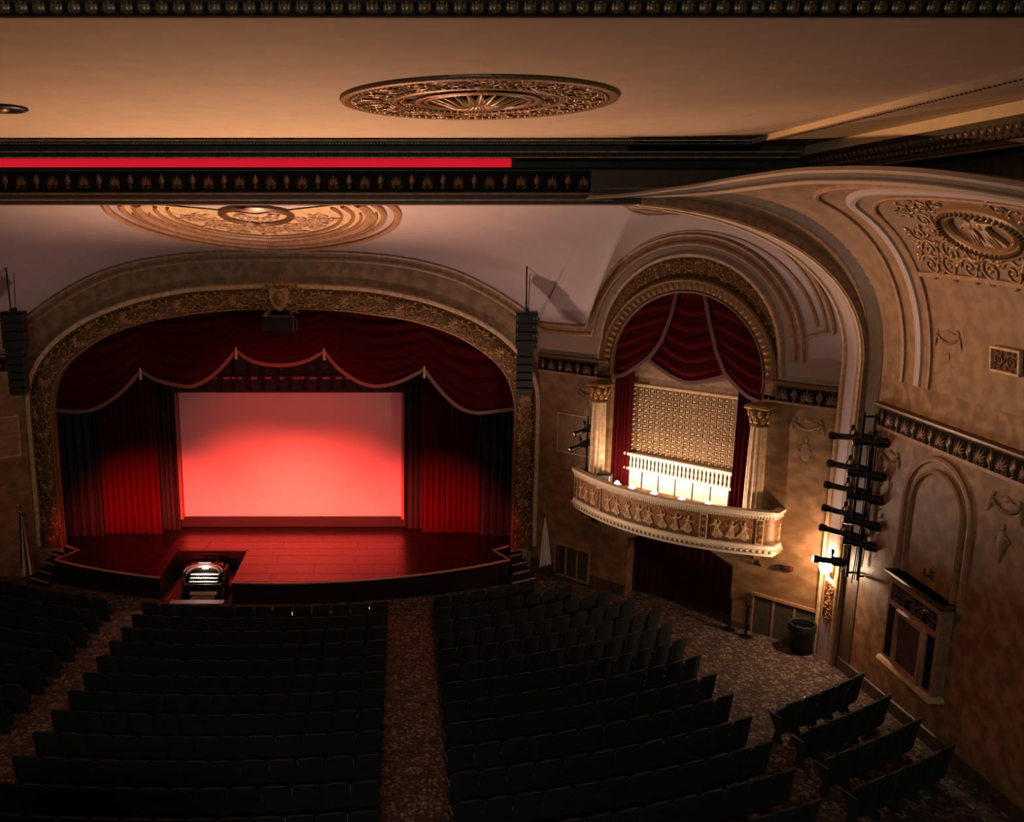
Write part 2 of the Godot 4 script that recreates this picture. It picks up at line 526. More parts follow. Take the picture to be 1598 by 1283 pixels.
func build_shell() -> void:
	# raked floor
	var mb := MB.new()
	var fl := []
	for z in [-27.7, -20.0, -12.0, 4.0]:
		fl.append(PackedVector3Array([Vector3(-15.4, floor_y(z), z), Vector3(0, floor_y(z), z), Vector3(15.4, floor_y(z), z)]))
	mb.slab(fl, Vector3(0, -0.3, 0))
	struct("floor", mb, M.carpet, "raked carpet floor with a floral pattern")
	# proscenium wall with its arched opening
	mb = MB.new()
	var poly := [Vector2(8.26, -0.6)]
	poly.append(Vector2(8.26, 12.3)); poly.append(Vector2(-8.26, 12.3)); poly.append(Vector2(-8.26, -0.6)); poly.append(Vector2(-7.5, -0.6))
	for q in AR_IN: poly.append(Vector2(-q.x, q.y))
	var rv := AR_IN.duplicate(); rv.reverse()
	for i in range(1, rv.size()): poly.append(rv[i])
	poly.append(Vector2(7.5, -0.6))
	mb.prism(PackedVector2Array(poly), 0.3, Transform3D(Basis.IDENTITY, Vector3(0, 0, WZ - 0.3)))
	struct("wall_stage", mb, M.tanflat, "tan plaster wall around the proscenium opening")
	# splayed wall with the box opening and the doorway below it
	mb = MB.new()
	poly = [Vector2(0, -0.4), Vector2(3.55, -0.4), Vector2(3.55, 2.05)]
	for i in 9:
		poly.append(Vector2(lerpf(3.55, 5.19, (i + 1) / 9.0), 2.05 + 0.45 * sin(PI * (i + 1) / 18.0)))
	poly.append(Vector2(5.19, 3.6)); poly.append(Vector2(2.72, 3.6))
	for i in 25:
		var th := PI - PI * i / 24.0
		poly.append(Vector2(4.98 + 2.26 * cos(th), 7.3 + 2.26 * sin(th)))
	poly.append(Vector2(7.24, 3.6)); poly.append(Vector2(5.194, 3.6)); poly.append(Vector2(5.194, 2.5))
	for i in 9:
		poly.append(Vector2(lerpf(5.19, 6.83, (i + 1) / 9.0), 2.05 + 0.45 * cos(PI * (i + 1) / 18.0)))
	poly.append(Vector2(6.83, -0.4)); poly.append(Vector2(9.3, -0.4)); poly.append(Vector2(9.3, 12.0)); poly.append(Vector2(0, 12.0))
	mb.prism(PackedVector2Array(poly), 0.4, SPL * Transform3D(Basis.IDENTITY, Vector3(0, 0, -0.4)))
	struct("wall_box", mb, M.tan, "splayed mottled tan wall holding the organ box")
	# smooth taupe plaster on its upper part, around the arch
	mb = MB.new()
	poly = [Vector2(0.0, 7.34)]
	poly.append(Vector2(2.30, 7.34))
	for i in 25:
		var th := PI - PI * i / 24.0
		poly.append(Vector2(4.98 + 2.62 * cos(th), 7.36 + 2.58 * sin(th)))
	poly.append(Vector2(7.66, 7.34)); poly.append(Vector2(9.28, 7.34)); poly.append(Vector2(9.28, 11.6)); poly.append(Vector2(0, 11.6))
	mb.prism(PackedVector2Array(poly), 0.02, SPL)
	struct("wall_box_upper", mb, M.taupe, "smooth taupe plaster around the box arch")
	mb = MB.new()
	mb.prism(V2([[0, -0.4], [9.3, -0.4], [9.3, 12.0], [0, 12.0]]), 0.4, SPL * Transform3D(Basis.IDENTITY, Vector3(0, 0, -0.4)))
	struct("wall_splay_left", mirrored(mb), M.tan, "splayed mottled tan wall left of the stage")
	# side walls
	mb = MB.new()
	mb.box(Vector3(WX + 0.15, 3.9, -8.5), Vector3(0.3, 8.8, 25.4))
	struct("wall_right", mb, M.tan, "mottled tan side wall with niche")
	struct("wall_left", mirrored(mb), M.tan, "mottled tan side wall")
	# side coves, upper well walls
	mb = MB.new()
	var g := []
	for i in 61:
		var row := PackedVector3Array()
		for j in 25: row.append(cove(i / 60.0, j / 24.0))
		g.append(row)
	mb.slab(g, Vector3(0.2, 0.2, 0))
	struct("ceiling_cove_right", mb, M.tanflat, "curved side cove above the wall")
	struct("ceiling_cove_left", mirrored(mb), M.tanflat, "curved side cove above the wall")
	mb = MB.new()
	mb.box(Vector3(14.35, 12.1, -8.5), Vector3(0.3, 2.4, 25.4))
	mb.box(Vector3(13.7, 12.56, -8.6), Vector3(1.0, 0.1, 25.0))
	mb.box(Vector3(14.9, 9.5, -2.4), Vector3(0.5, 3.0, 13.2))
	both(mb)
	struct("wall_well", mb, M.umber, "dark well wall above the cove")
	# main ceiling, upper ceiling near the balcony, rear wall
	mb = MB.new()
	mb.box(Vector3(0, 13.35, -14.5), Vector3(23.14, 0.3, 11.2))
	struct("ceiling", mb, M.plaster, "flat plaster ceiling field")
	mb = MB.new()
	mb.box(Vector3(0, 13.75, -2.4), Vector3(29.6, 0.3, 13.0))
	struct("ceiling_rear", mb, M.plaster, "upper ceiling over the balcony")
	mb = MB.new()
	mb.box(Vector3(0, 7, 4.15), Vector3(30, 15, 0.3))
	struct("wall_rear", mb, M.umber)
	# rib: pilasters and great arch in one sweep, raised band with lit edges
	mb = MB.new()
	var path := PackedVector3Array()
	path.append(Vector3(WX, floor_y(-20.7) - 0.1, -20.7)); path.append(Vector3(WX, 4, -20.7))
	for i in 30:
		var q := rib(i / 32.0)
		path.append(Vector3(q.x, q.y, -20.7))
	var nrm := PackedVector3Array()
	for i in path.size():
		var t := (path[mini(i + 1, path.size() - 1)] - path[maxi(i - 1, 0)]).normalized()
		nrm.append(t.cross(Vector3(0, 0, -1)).normalized())
	mb.mould(path, nrm, P2([[-0.52, -0.1], [-0.52, 0.10], [0.52, 0.10], [0.52, -0.1]]))
	var rb := struct("trim_rib", both(mb), M.rim, "great arched rib rising from pilasters")
	for s in [-1, 1]:
		mb = MB.new()
		var w: float = 0.40 * s
		mb.mould(path, nrm, P2([[w - 0.06, 0.10], [w - 0.05, 0.135], [w + 0.0, 0.155], [w + 0.05, 0.135], [w + 0.06, 0.10]]))
		part(rb, "edge_moulding", both(mb), M.cream)
	mb = MB.new()
	mb.mould(path, nrm, P2([[-0.24, 0.10], [-0.22, 0.115], [0.22, 0.115], [0.24, 0.10]]))
	part(rb, "panel_strip", both(mb), M.mauve)
	# dark brown band beside the rib, on the cove and down the wall
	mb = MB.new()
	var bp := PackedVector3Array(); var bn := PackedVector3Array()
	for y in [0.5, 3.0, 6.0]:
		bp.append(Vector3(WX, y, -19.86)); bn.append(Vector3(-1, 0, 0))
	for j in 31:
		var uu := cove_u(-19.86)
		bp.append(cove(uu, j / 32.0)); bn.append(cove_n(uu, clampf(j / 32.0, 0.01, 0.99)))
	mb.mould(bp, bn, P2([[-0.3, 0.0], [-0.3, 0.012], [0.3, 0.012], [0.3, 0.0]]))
	struct("trim_band", both(mb), M.umber, "dark brown band beside the rib")
	# the cross beam: lip with frieze, light trough, stepped cornice
	mb = MB.new()
	var pr := P2([[-21.22, 12.05], [-21.22, 11.80], [-20.18, 11.80], [-20.18, 12.0], [-20.28, 12.05], [-20.28, 12.55], [-20.2, 12.60], [-20.45, 12.62], [-20.5, 12.3], [-22.0, 12.2], [-22.0, 12.98], [-20.78, 12.98], [-20.75, 12.86], [-20.66, 12.86], [-20.64, 12.98], [-20.6, 12.98], [-20.6, 13.11], [-20.1, 13.11], [-20.1, 13.22], [-22.3, 13.4], [-22.3, 12.0], [-21.2, 12.05]])
	var rows := []
	for x in [-12.0, -6.0, 0.0, 6.0, 12.0]:
		var row := PackedVector3Array()
		for q in pr: row.append(Vector3(x, q.y, q.x))
		rows.append(row)
	for i in rows.size() - 1:
		for j in pr.size() - 1:
			mb.quad(rows[i][j], rows[i + 1][j], rows[i + 1][j + 1], rows[i][j + 1])
	struct("beam_front", mb, M.beam, "deep cross beam with cornice and light trough")
	mb = MB.new()
	for s in [-1, 1]:
		mb.box(Vector3(s * 10.3, 13.165, -20.35), Vector3(2.6, 0.11, 0.5))
		mb.box(Vector3(s * 11.0, 13.045, -20.68), Vector3(4.0, 0.13, 0.16))
		mb.box(Vector3(s * 11.1, 12.92, -20.72), Vector3(4.2, 0.12, 0.14))
		mb.box(Vector3(s * 11.6, 13.3, -21.4), Vector3(5.6, 0.25, 1.6))
		mb.box(Vector3(s * 11.6, 12.6, -22.2), Vector3(5.6, 1.6, 0.3))
	struct("trim_cornice_ends", mb, M.umber)
	mb = MB.new()
	mb.box(Vector3(0, 13.165, -20.06), Vector3(23.1, 0.03, 0.05)); mb.box(Vector3(0, 13.10, -20.12), Vector3(23.1, 0.02, 0.06))
	mb.box(Vector3(0, 12.97, -20.62), Vector3(25.9, 0.02, 0.06)); mb.box(Vector3(0, 12.85, -20.7), Vector3(25.9, 0.02, 0.1))
	struct("trim_cornice_fillets", mb, M.cream, "thin cream fillets along the cornice")
	# right and left runs of the stepped cornice
	mb = MB.new()
	mb.box(Vector3(11.60, 13.155, -14.45), Vector3(0.06, 0.13, 11.2))
	mb.box(Vector3(11.66, 13.12, -14.45), Vector3(0.1, 0.05, 11.2))
	struct("trim_tray_edge", both(mb), M.creamflat, "pale stepped edge of the ceiling tray")
	mb = MB.new()
	mb.box(Vector3(12.35, 13.21, -14.45), Vector3(1.5, 0.2, 11.9))
	struct("ceiling_soffit", both(mb), M.plaster, "soffit outside the ceiling tray")
	mb = MB.new()
	mb.box(Vector3(13.06, 13.0, -14.6), Vector3(0.1, 0.2, 12.2))
	struct("trim_fascia", both(mb), M.creamflat, "plain pale fascia of the side cornice")
	mb = MB.new()
	for i in 1:
		var c := [Vector2(13.02, 12.91), Vector2(13.1, 12.80), Vector2(13.06, 12.70), Vector2(13.16, 12.62), Vector2(13.28, 12.50)]
		for j in c.size() - 1:
			mb.quad(Vector3(c[j].x, c[j].y, -20.7), Vector3(c[j].x, c[j].y, -8.6), Vector3(c[j + 1].x, c[j + 1].y, -8.6), Vector3(c[j + 1].x, c[j + 1].y, -20.7))
	struct("trim_cornice_side", both(mb), M.umber)
	# lip mouldings of the side cove
	var kp := PackedVector3Array(); var kn := PackedVector3Array()
	for k in K:
		kp.append(k); kn.append(Vector3(-0.75, -0.66, 0).normalized())
	mb = MB.new()
	mb.mould(kp, kn, P2([[-0.02, 0.0], [-0.02, 0.05], [0.05, 0.06], [0.08, 0.0]]))
	mb.mould(kp, kn, P2([[-0.27, -0.05], [-0.27, 0.05], [-0.21, 0.06], [-0.21, -0.05]]))
	var lip := struct("trim_lip", both(mb), M.taupe, "pale mouldings on the lip of the cove")
	mb = MB.new()
	mb.mould(kp, kn, P2([[-0.23, -0.1], [-0.21, 0.0], [-0.12, 0.04], [0.0, 0.0]]))
	part(lip, "dark_band", both(mb), M.umber)
	# sounding vault
	mb = MB.new()
	g = []
	for i in VF.size():
		var row := PackedVector3Array()
		for j in 13: row.append(vault(i, j / 12.0))
		g.append(row)
	for i in range(VF.size() - 2, -1, -1):
		var row := PackedVector3Array()
		for j in 13:
			var p := vault(i, j / 12.0)
			row.append(Vector3(-p.x, p.y, p.z))
		g.append(row)
	mb.slab(g, Vector3(0, 0.2, 0))
	struct("ceiling_vault", mb, M.mauve, "curved mauve sounding vault between beam and stage wall")
	# mouldings where the vault meets the walls
	var wp := PackedVector3Array(); var wn := PackedVector3Array()
	for i in VB.size():
		wp.append(VB[i]); wn.append(SPL.basis.z if i < 29 else Vector3(0, 0, 1))
	mb = MB.new()
	mb.mould(wp, wn, P2([[0.03, 0.0], [0.02, 0.07], [-0.03, 0.10], [-0.08, 0.07], [-0.09, 0.02], [-0.2, 0.02], [-0.22, 0.06], [-0.28, 0.075], [-0.33, 0.05], [-0.34, 0.0]]))
	var vt := struct("trim_vault", both(mb), M.rim, "moulding line where vault meets walls")
	# border moulding of the vault field, parallel to the rib, and inner line
	for spec in [[0.30, 0.04, "bead_line", 1.3], [0.48, 0.026, "inner_line", 1.3]]:
		mb = MB.new()
		var pp := PackedVector3Array(); var pn := PackedVector3Array()
		for i in range(2, 37):
			var f := i * 26.0 / 36.0
			var tt: float = spec[0] * (1.0 - pow(f / 26.0, spec[3])) + 0.005
			pp.append(vault(f, tt)); pn.append(vault_n(f, tt))
		var w: float = spec[1]
		mb.mould(pp, pn, P2([[-w * 1.6, -0.02], [-w * 1.4, w], [0, w * 1.5], [w * 1.4, w], [w * 1.6, -0.02]]))
		part(vt, spec[2], both(mb), M.rim)
	mb = MB.new()
	var pp2 := PackedVector3Array(); var pn2 := PackedVector3Array()
	for i in range(3, 60):
		var f := i * 0.5 + 0.4
		var tt := lerpf(0.68, 0.93, smoothstep(2.0, 14.0, f))
		pp2.append(vault(f, tt)); pn2.append(vault_n(f, tt))
		if f >= 23.3: break
	mb.mould(pp2, pn2, P2([[-0.06, -0.02], [-0.05, 0.03], [0.0, 0.045], [0.05, 0.03], [0.06, -0.02]]))
	part(vt, "inner_line", both(mb), M.rim)
	mb = MB.new()
	var pp3 := PackedVector3Array(); var pn3 := PackedVector3Array()
	for i in 9:
		var tt := lerpf(0.30, 1.0, i / 8.0)
		pp3.append(vault(1.45, tt)); pn3.append(vault_n(1.45, tt))
	mb.mould(pp3, pn3, P2([[-0.06, -0.02], [-0.05, 0.04], [0.0, 0.06], [0.05, 0.04], [0.06, -0.02]]))
	part(vt, "end_line", both(mb), M.rim)
	# skirtings
	mb = MB.new()
	for sp in [[0.0, 3.5], [6.85, 9.2]]:
		mb.box(SPL * Vector3((sp[0] + sp[1]) / 2, 0.25, 0.02), Vector3(sp[1] - sp[0], 0.5, 0.05), SPL.basis)
	struct("baseboard_splay", mb, M.umber)
	mb = MB.new()
	mb.quad(Vector3(WX - 0.03, floor_y(-20.2), -20.2), Vector3(WX - 0.03, floor_y(-4.0), -4.0), Vector3(WX - 0.03, floor_y(-4.0) + 0.3, -4.0), Vector3(WX - 0.03, floor_y(-20.2) + 0.3, -20.2))
	mb.quad(Vector3(WX - 0.03, floor_y(-20.2) + 0.3, -20.2), Vector3(WX - 0.03, floor_y(-4.0) + 0.3, -4.0), Vector3(WX, floor_y(-4.0) + 0.32, -4.0), Vector3(WX, floor_y(-20.2) + 0.32, -20.2))
	struct("baseboard_right", mb, M.umber)
	# stage house behind the arch
	mb = MB.new()
	mb.box(Vector3(0, 5, -31.6), Vector3(21, 11, 0.3)); mb.box(Vector3(-10.4, 5, -29.9), Vector3(0.3, 11, 3.4)); mb.box(Vector3(10.4, 5, -29.9), Vector3(0.3, 11, 3.4)); mb.box(Vector3(0, 10.4, -29.9), Vector3(21, 0.3, 3.4))
	struct("wall_stagehouse", mb, M.black, "black walls of the stage house")
	# recess behind the box
	mb = MB.new()
	for b in [[Vector3(4.98, 6.2, -1.5), Vector3(6.0, 8.0, 0.2)], [Vector3(2.1, 6.2, -0.95), Vector3(0.2, 8.0, 1.1)], [Vector3(7.86, 6.2, -0.95), Vector3(0.2, 8.0, 1.1)], [Vector3(4.98, 10.0, -0.95), Vector3(6.0, 0.2, 1.1)], [Vector3(4.98, 3.0, -0.95), Vector3(6.0, 0.2, 1.1)]]:
		mb.box(SPL * b[0], b[1], SPL.basis)
	struct("wall_box_recess", mb, M.tanflat, "plaster recess behind the box drapery")
	# dark passage behind the doorway
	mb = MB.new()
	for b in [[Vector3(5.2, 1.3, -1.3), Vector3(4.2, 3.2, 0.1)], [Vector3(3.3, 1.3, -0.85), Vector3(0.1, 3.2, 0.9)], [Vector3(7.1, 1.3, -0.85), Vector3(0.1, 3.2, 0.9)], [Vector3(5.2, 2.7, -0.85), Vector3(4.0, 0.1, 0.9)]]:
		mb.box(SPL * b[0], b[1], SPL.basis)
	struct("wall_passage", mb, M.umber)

# ---------------------------------------------------------------- ornament shapes (in the xy plane, z out of the wall)
var ORN := {}
func spiral(mb: MB, c: Vector3, r0: float, r1: float, a0: float, turns: float, w0: float, w1: float, segs := 16, sides := 5) -> void:
	var pts := []
	var rad := []
	for i in segs + 1:
		var t := float(i) / segs
		var a := a0 + turns * TAU * t
		var r := lerpf(r0, r1, t)
		pts.append(c + Vector3(cos(a) * r, sin(a) * r, w0 * 0.3))
		rad.append(lerpf(w0, w1, t))
	mb.tube(pts, rad, sides)
func make_ornaments() -> void:
	var mb := MB.new()                      # rinceau: a scroll with leaves, 1 x 1
	spiral(mb, Vector3(0, 0.02, 0), 0.40, 0.09, -2.6, 1.55, 0.055, 0.035, 18)
	mb.dome(Vector3(0, 0.02, 0), Vector3(0.09, 0.09, 0.09), Transform3D.IDENTITY, 6, 2)
	for k in 5:
		var a := -2.2 + k * 0.95
		mb.petal(Vector3(cos(a) * 0.36, sin(a) * 0.36, 0), a + 0.5, 0.26, 0.15, 0.12, 0.3)
	mb.petal(Vector3(-0.28, -0.30, 0), 2.9, 0.34, 0.20, 0.12, 0.3); mb.petal(Vector3(-0.28, -0.34, 0), 3.6, 0.34, 0.16, 0.10, -0.3)
	ORN.scroll = mb
	mb = MB.new()                           # palmette
	for k in 7:
		var a := PI / 2 + (k - 3) * 0.42
		mb.petal(Vector3(0, -0.28, 0), a, 0.72 - 0.09 * absf(k - 3), 0.16, 0.12)
	spiral(mb, Vector3(-0.22, -0.36, 0), 0.16, 0.04, -0.2, -1.2, 0.04, 0.025, 9, 4)
	spiral(mb, Vector3(0.22, -0.36, 0), 0.16, 0.04, PI + 0.2, 1.2, 0.04, 0.025, 9, 4)
	ORN.palmette = mb
	mb = MB.new()                           # urn
	mb.lathe([[0.0, -0.5], [0.16, -0.48], [0.05, -0.38], [0.05, -0.32], [0.2, -0.12], [0.24, 0.06], [0.14, 0.18], [0.2, 0.24], [0.08, 0.32], [0.03, 0.48], [0.0, 0.5]], 8, Transform3D(Basis.from_scale(Vector3(1, 1, 0.5)), Vector3.ZERO))
	ORN.urn = mb
	mb = MB.new()                           # acanthus leaf of the crown moulding, 1 wide, 1 high
	mb.petal(Vector3(0.0, -0.5, 0), PI / 2, 1.0, 0.5, 0.3)
	mb.petal(Vector3(-0.06, -0.45, 0), PI / 2 + 0.42, 0.85, 0.34, 0.2, -0.2); mb.petal(Vector3(0.06, -0.45, 0), PI / 2 - 0.42, 0.85, 0.34, 0.2, 0.2)
	mb.dome(Vector3(0, 0.36, 0.12), Vector3(0.16, 0.12, 0.14), Transform3D.IDENTITY, 6, 2)
	ORN.leaf = mb
	mb = MB.new()                           # egg in its shell
	mb.dome(Vector3(0, 0, 0), Vector3(0.26, 0.42, 0.26), Transform3D.IDENTITY, 8, 3)
	for s in [-1, 1]: mb.petal(Vector3(s * 0.30, 0.45, 0), -PI / 2 - s * 0.12, 0.95, 0.14, 0.14)
	ORN.egg = mb
	mb = MB.new()                           # six-petalled rosette
	for k in 6: mb.petal(Vector3.ZERO, TAU * k / 6.0, 0.48, 0.34, 0.2, 0.0, 3)
	mb.dome(Vector3(0, 0, 0.04), Vector3(0.16, 0.16, 0.16), Transform3D.IDENTITY, 6, 2)
	ORN.rosette = mb
	mb = MB.new()                           # four-leaved boss of the grille
	for k in 4: mb.petal(Vector3.ZERO, PI / 4 + PI / 2 * k, 0.5, 0.3, 0.14, 0.0, 2)
	mb.dome(Vector3.ZERO, Vector3(0.28, 0.28, 0.34), Transform3D.IDENTITY, 6, 2)
	ORN.boss = mb
	mb = MB.new()                           # bow, swag and drop, 1 x 1
	var sw := []
	for i in 13:
		var t := i / 12.0
		sw.append(Vector3(-0.5 + t, 0.32 - 0.22 * sin(PI * t), 0.02))
	mb.tube(sw, 0.045, 5)
	for i in 12:
		mb.dome(sw[i].lerp(sw[i + 1], 0.5), Vector3(0.05, 0.05, 0.07), Transform3D.IDENTITY, 5, 2)
	for s in [-1, 1]:
		mb.petal(Vector3(s * 0.5, 0.34, 0), -PI / 2, 0.42, 0.12, 0.08, s * 0.2)
		mb.petal(Vector3(s * 0.5, 0.34, 0), PI / 2 + s * 0.7, 0.2, 0.12, 0.08)
	mb.tube([Vector3(-0.5, 0.32, 0.02), Vector3(0, 0.42, 0.02), Vector3(0.5, 0.32, 0.02)], 0.02, 4)
	mb.dome(Vector3(0, 0.40, 0), Vector3(0.12, 0.08, 0.06), Transform3D.IDENTITY, 6, 2)
	ORN.swag = mb
	mb = MB.new()                           # hanging medallion below the swag
	mb.dome(Vector3(0, 0, 0), Vector3(0.3, 0.42, 0.12), Transform3D.IDENTITY, 10, 3)
	mb.petal(Vector3(0, 0.4, 0), PI / 2, 0.3, 0.2, 0.08); mb.petal(Vector3(0, -0.4, 0), -PI / 2, 0.25, 0.16, 0.08)
	for s in [-1, 1]: spiral(mb, Vector3(s * 0.33, 0.1, 0), 0.16, 0.03, 0.0, 1.2 * s, 0.03, 0.02, 8, 4)
	ORN.pendant = mb
	# dancers in flowing robes, 1 high, low relief
	var A := [[-0.05, 0.0], [0.06, 0.0], [0.10, 0.08], [0.26, 0.05], [0.20, 0.18], [0.14, 0.35], [0.09, 0.48], [0.08, 0.55], [0.14, 0.62], [0.26, 0.72], [0.33, 0.84], [0.29, 0.87], [0.20, 0.77], [0.10, 0.70], [0.05, 0.73], [0.075, 0.82], [0.05, 0.90], [0.0, 0.92], [-0.05, 0.88], [-0.06, 0.80], [-0.035, 0.73], [-0.10, 0.70], [-0.22, 0.66], [-0.32, 0.72], [-0.35, 0.69], [-0.24, 0.59], [-0.10, 0.60], [-0.08, 0.50], [-0.14, 0.35], [-0.24, 0.15], [-0.28, 0.04], [-0.14, 0.08]]
	var B := [[0.0, 0.0], [0.09, 0.02], [0.12, 0.10], [0.22, 0.12], [0.17, 0.28], [0.10, 0.44], [0.10, 0.54], [0.20, 0.56], [0.34, 0.52], [0.36, 0.56], [0.22, 0.63], [0.10, 0.68], [0.06, 0.74], [0.10, 0.83], [0.06, 0.91], [0.01, 0.92], [-0.03, 0.87], [-0.02, 0.77], [-0.08, 0.72], [-0.14, 0.80], [-0.12, 0.94], [-0.16, 0.95], [-0.20, 0.80], [-0.12, 0.64], [-0.10, 0.52], [-0.16, 0.38], [-0.32, 0.24], [-0.40, 0.10], [-0.22, 0.12], [-0.10, 0.04]]
	var C := [[-0.08, 0.0], [0.02, 0.0], [0.06, 0.06], [0.18, 0.02], [0.30, 0.14], [0.18, 0.30], [0.08, 0.46], [0.06, 0.56], [0.12, 0.64], [0.16, 0.78], [0.04, 0.96], [0.0, 0.95], [0.09, 0.79], [0.05, 0.72], [-0.02, 0.74], [0.0, 0.83], [-0.04, 0.90], [-0.10, 0.90], [-0.13, 0.83], [-0.10, 0.75], [-0.13, 0.69], [-0.28, 0.60], [-0.30, 0.50], [-0.27, 0.50], [-0.22, 0.57], [-0.10, 0.58], [-0.09, 0.48], [-0.13, 0.30], [-0.20, 0.12]]
	var i := 0
	for q in [A, B, C]:
		mb = MB.new()
		mb.prism(V2(q), 0.06, Transform3D.IDENTITY, 0.014)
		for k in 3:                         # robe folds
			mb.petal(Vector3(-0.06 + 0.06 * k, 0.08, 0.06), PI / 2 + 0.06 * (1 - k), 0.42, 0.05, 0.03, 0.0, 3)
		mb.dome(Vector3(0.01 if i < 2 else -0.06, 0.83, 0.05), Vector3(0.055, 0.07, 0.05), Transform3D.IDENTITY, 6, 2)
		mb.dome(Vector3(0, 0.62, 0.05), Vector3(0.07, 0.09, 0.05), Transform3D.IDENTITY, 6, 2)
		ORN["dancer%d" % i] = mb
		i += 1
	# capital leaves
var omesh := {}
func om(k: String, m: String) -> Mesh:
	var id := k + m
	if not omesh.has(id): omesh[id] = ORN[k].mesh(M[m])
	return omesh[id]
func ox(fr: Transform3D, x: float, y: float, z: float, s: float, rot := 0.0, sy := 0.0, sz := 0.0, flip := false) -> Transform3D:
	var b := Basis(Vector3(0, 0, 1), rot) * Basis.from_scale(Vector3(s, sy if sy > 0 else s, sz if sz > 0 else s))
	if flip: b = b * Basis.from_scale(Vector3(1, -1, 1))
	return fr * Transform3D(b, Vector3(x, y, z))
func bead_run(mb: MB, path: PackedVector3Array, nv, gap: float, r: float) -> void:
	var acc := 0.0
	for i in path.size() - 1:
		var a := path[i]; var b := path[i + 1]
		var l := a.distance_to(b)
		if l < 1e-5: continue
		var nr: Vector3 = nv[i] if nv is PackedVector3Array else nv
		var t := (b - a) / l
		var s := t.cross(nr)
		while acc < l:
			var c := a + t * acc
			var top := c + nr * r
			var p := [c + t * r, c + s * r, c - t * r, c - s * r]
			for k in 4:
				mb.flat(p[k], top, p[(k + 1) % 4])
			acc += gap
		acc -= l
func frieze(called: String, fr: Transform3D, x0: float, x1: float, y0: float, y1: float, pitch: float, label: String) -> Node3D:
	var h := y1 - y0
	var mb := MB.new()
	mb.box(fr * Vector3((x0 + x1) / 2, (y0 + y1) / 2, 0.015), Vector3(x1 - x0, h, 0.05), fr.basis)
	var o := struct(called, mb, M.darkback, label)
	mb = MB.new()
	var run := PackedVector3Array([fr * Vector3(x0, y1, 0.0), fr * Vector3(x1, y1, 0.0)])
	mb.mould(run, fr.basis.z, P2([[0.03, 0.0], [0.03, 0.07], [-0.0, 0.10], [-0.03, 0.16], [-0.08, 0.17], [-0.10, 0.0]]))
	part(o, "cornice", mb, M.bronze)
	mb = MB.new()
	run = PackedVector3Array([fr * Vector3(x0, y0, 0.0), fr * Vector3(x1, y0, 0.0)])
	mb.mould(run, fr.basis.z, P2([[0.05, 0.0], [0.045, 0.06], [-0.02, 0.06], [-0.03, 0.0]]))
	part(o, "base_fillet", mb, M.rim)
	mb = MB.new()
	bead_run(mb, PackedVector3Array([fr * Vector3(x0, y1 - 0.05, 0.04), fr * Vector3(x1, y1 - 0.05, 0.04)]), fr.basis.z, 0.07, 0.028)
	stuff(o, "bead_row", mb, M.bronze)
	var n := int((x1 - x0) / pitch)
	for i in n:
		var x := x0 + (i + 0.5) * (x1 - x0) / n
		if i % 2: put(o, "palmette", om("palmette", "bronze"), ox(fr, x, y0 + h * 0.47, 0.035, h * 0.92, 0, 0, h * 0.7))
		else: put(o, "urn", om("urn", "bronze"), ox(fr, x, y0 + h * 0.47, 0.035, h * 0.84))
	return o
func ring(mb: MB, c: Callable, r: float, prof: Array, segs := 64, a0 := 0.0, a1 := TAU) -> void:
	# c(angle, r) gives [point, normal]
	var p := PackedVector3Array(); var n := PackedVector3Array()
	var full := absf(a1 - a0 - TAU) < 1e-4
	for i in (segs if full else segs + 1):
		var q: Array = c.call(a0 + (a1 - a0) * i / segs, r)
		p.append(q[0]); n.append(q[1])
	mb.mould(p, n, prof, full)

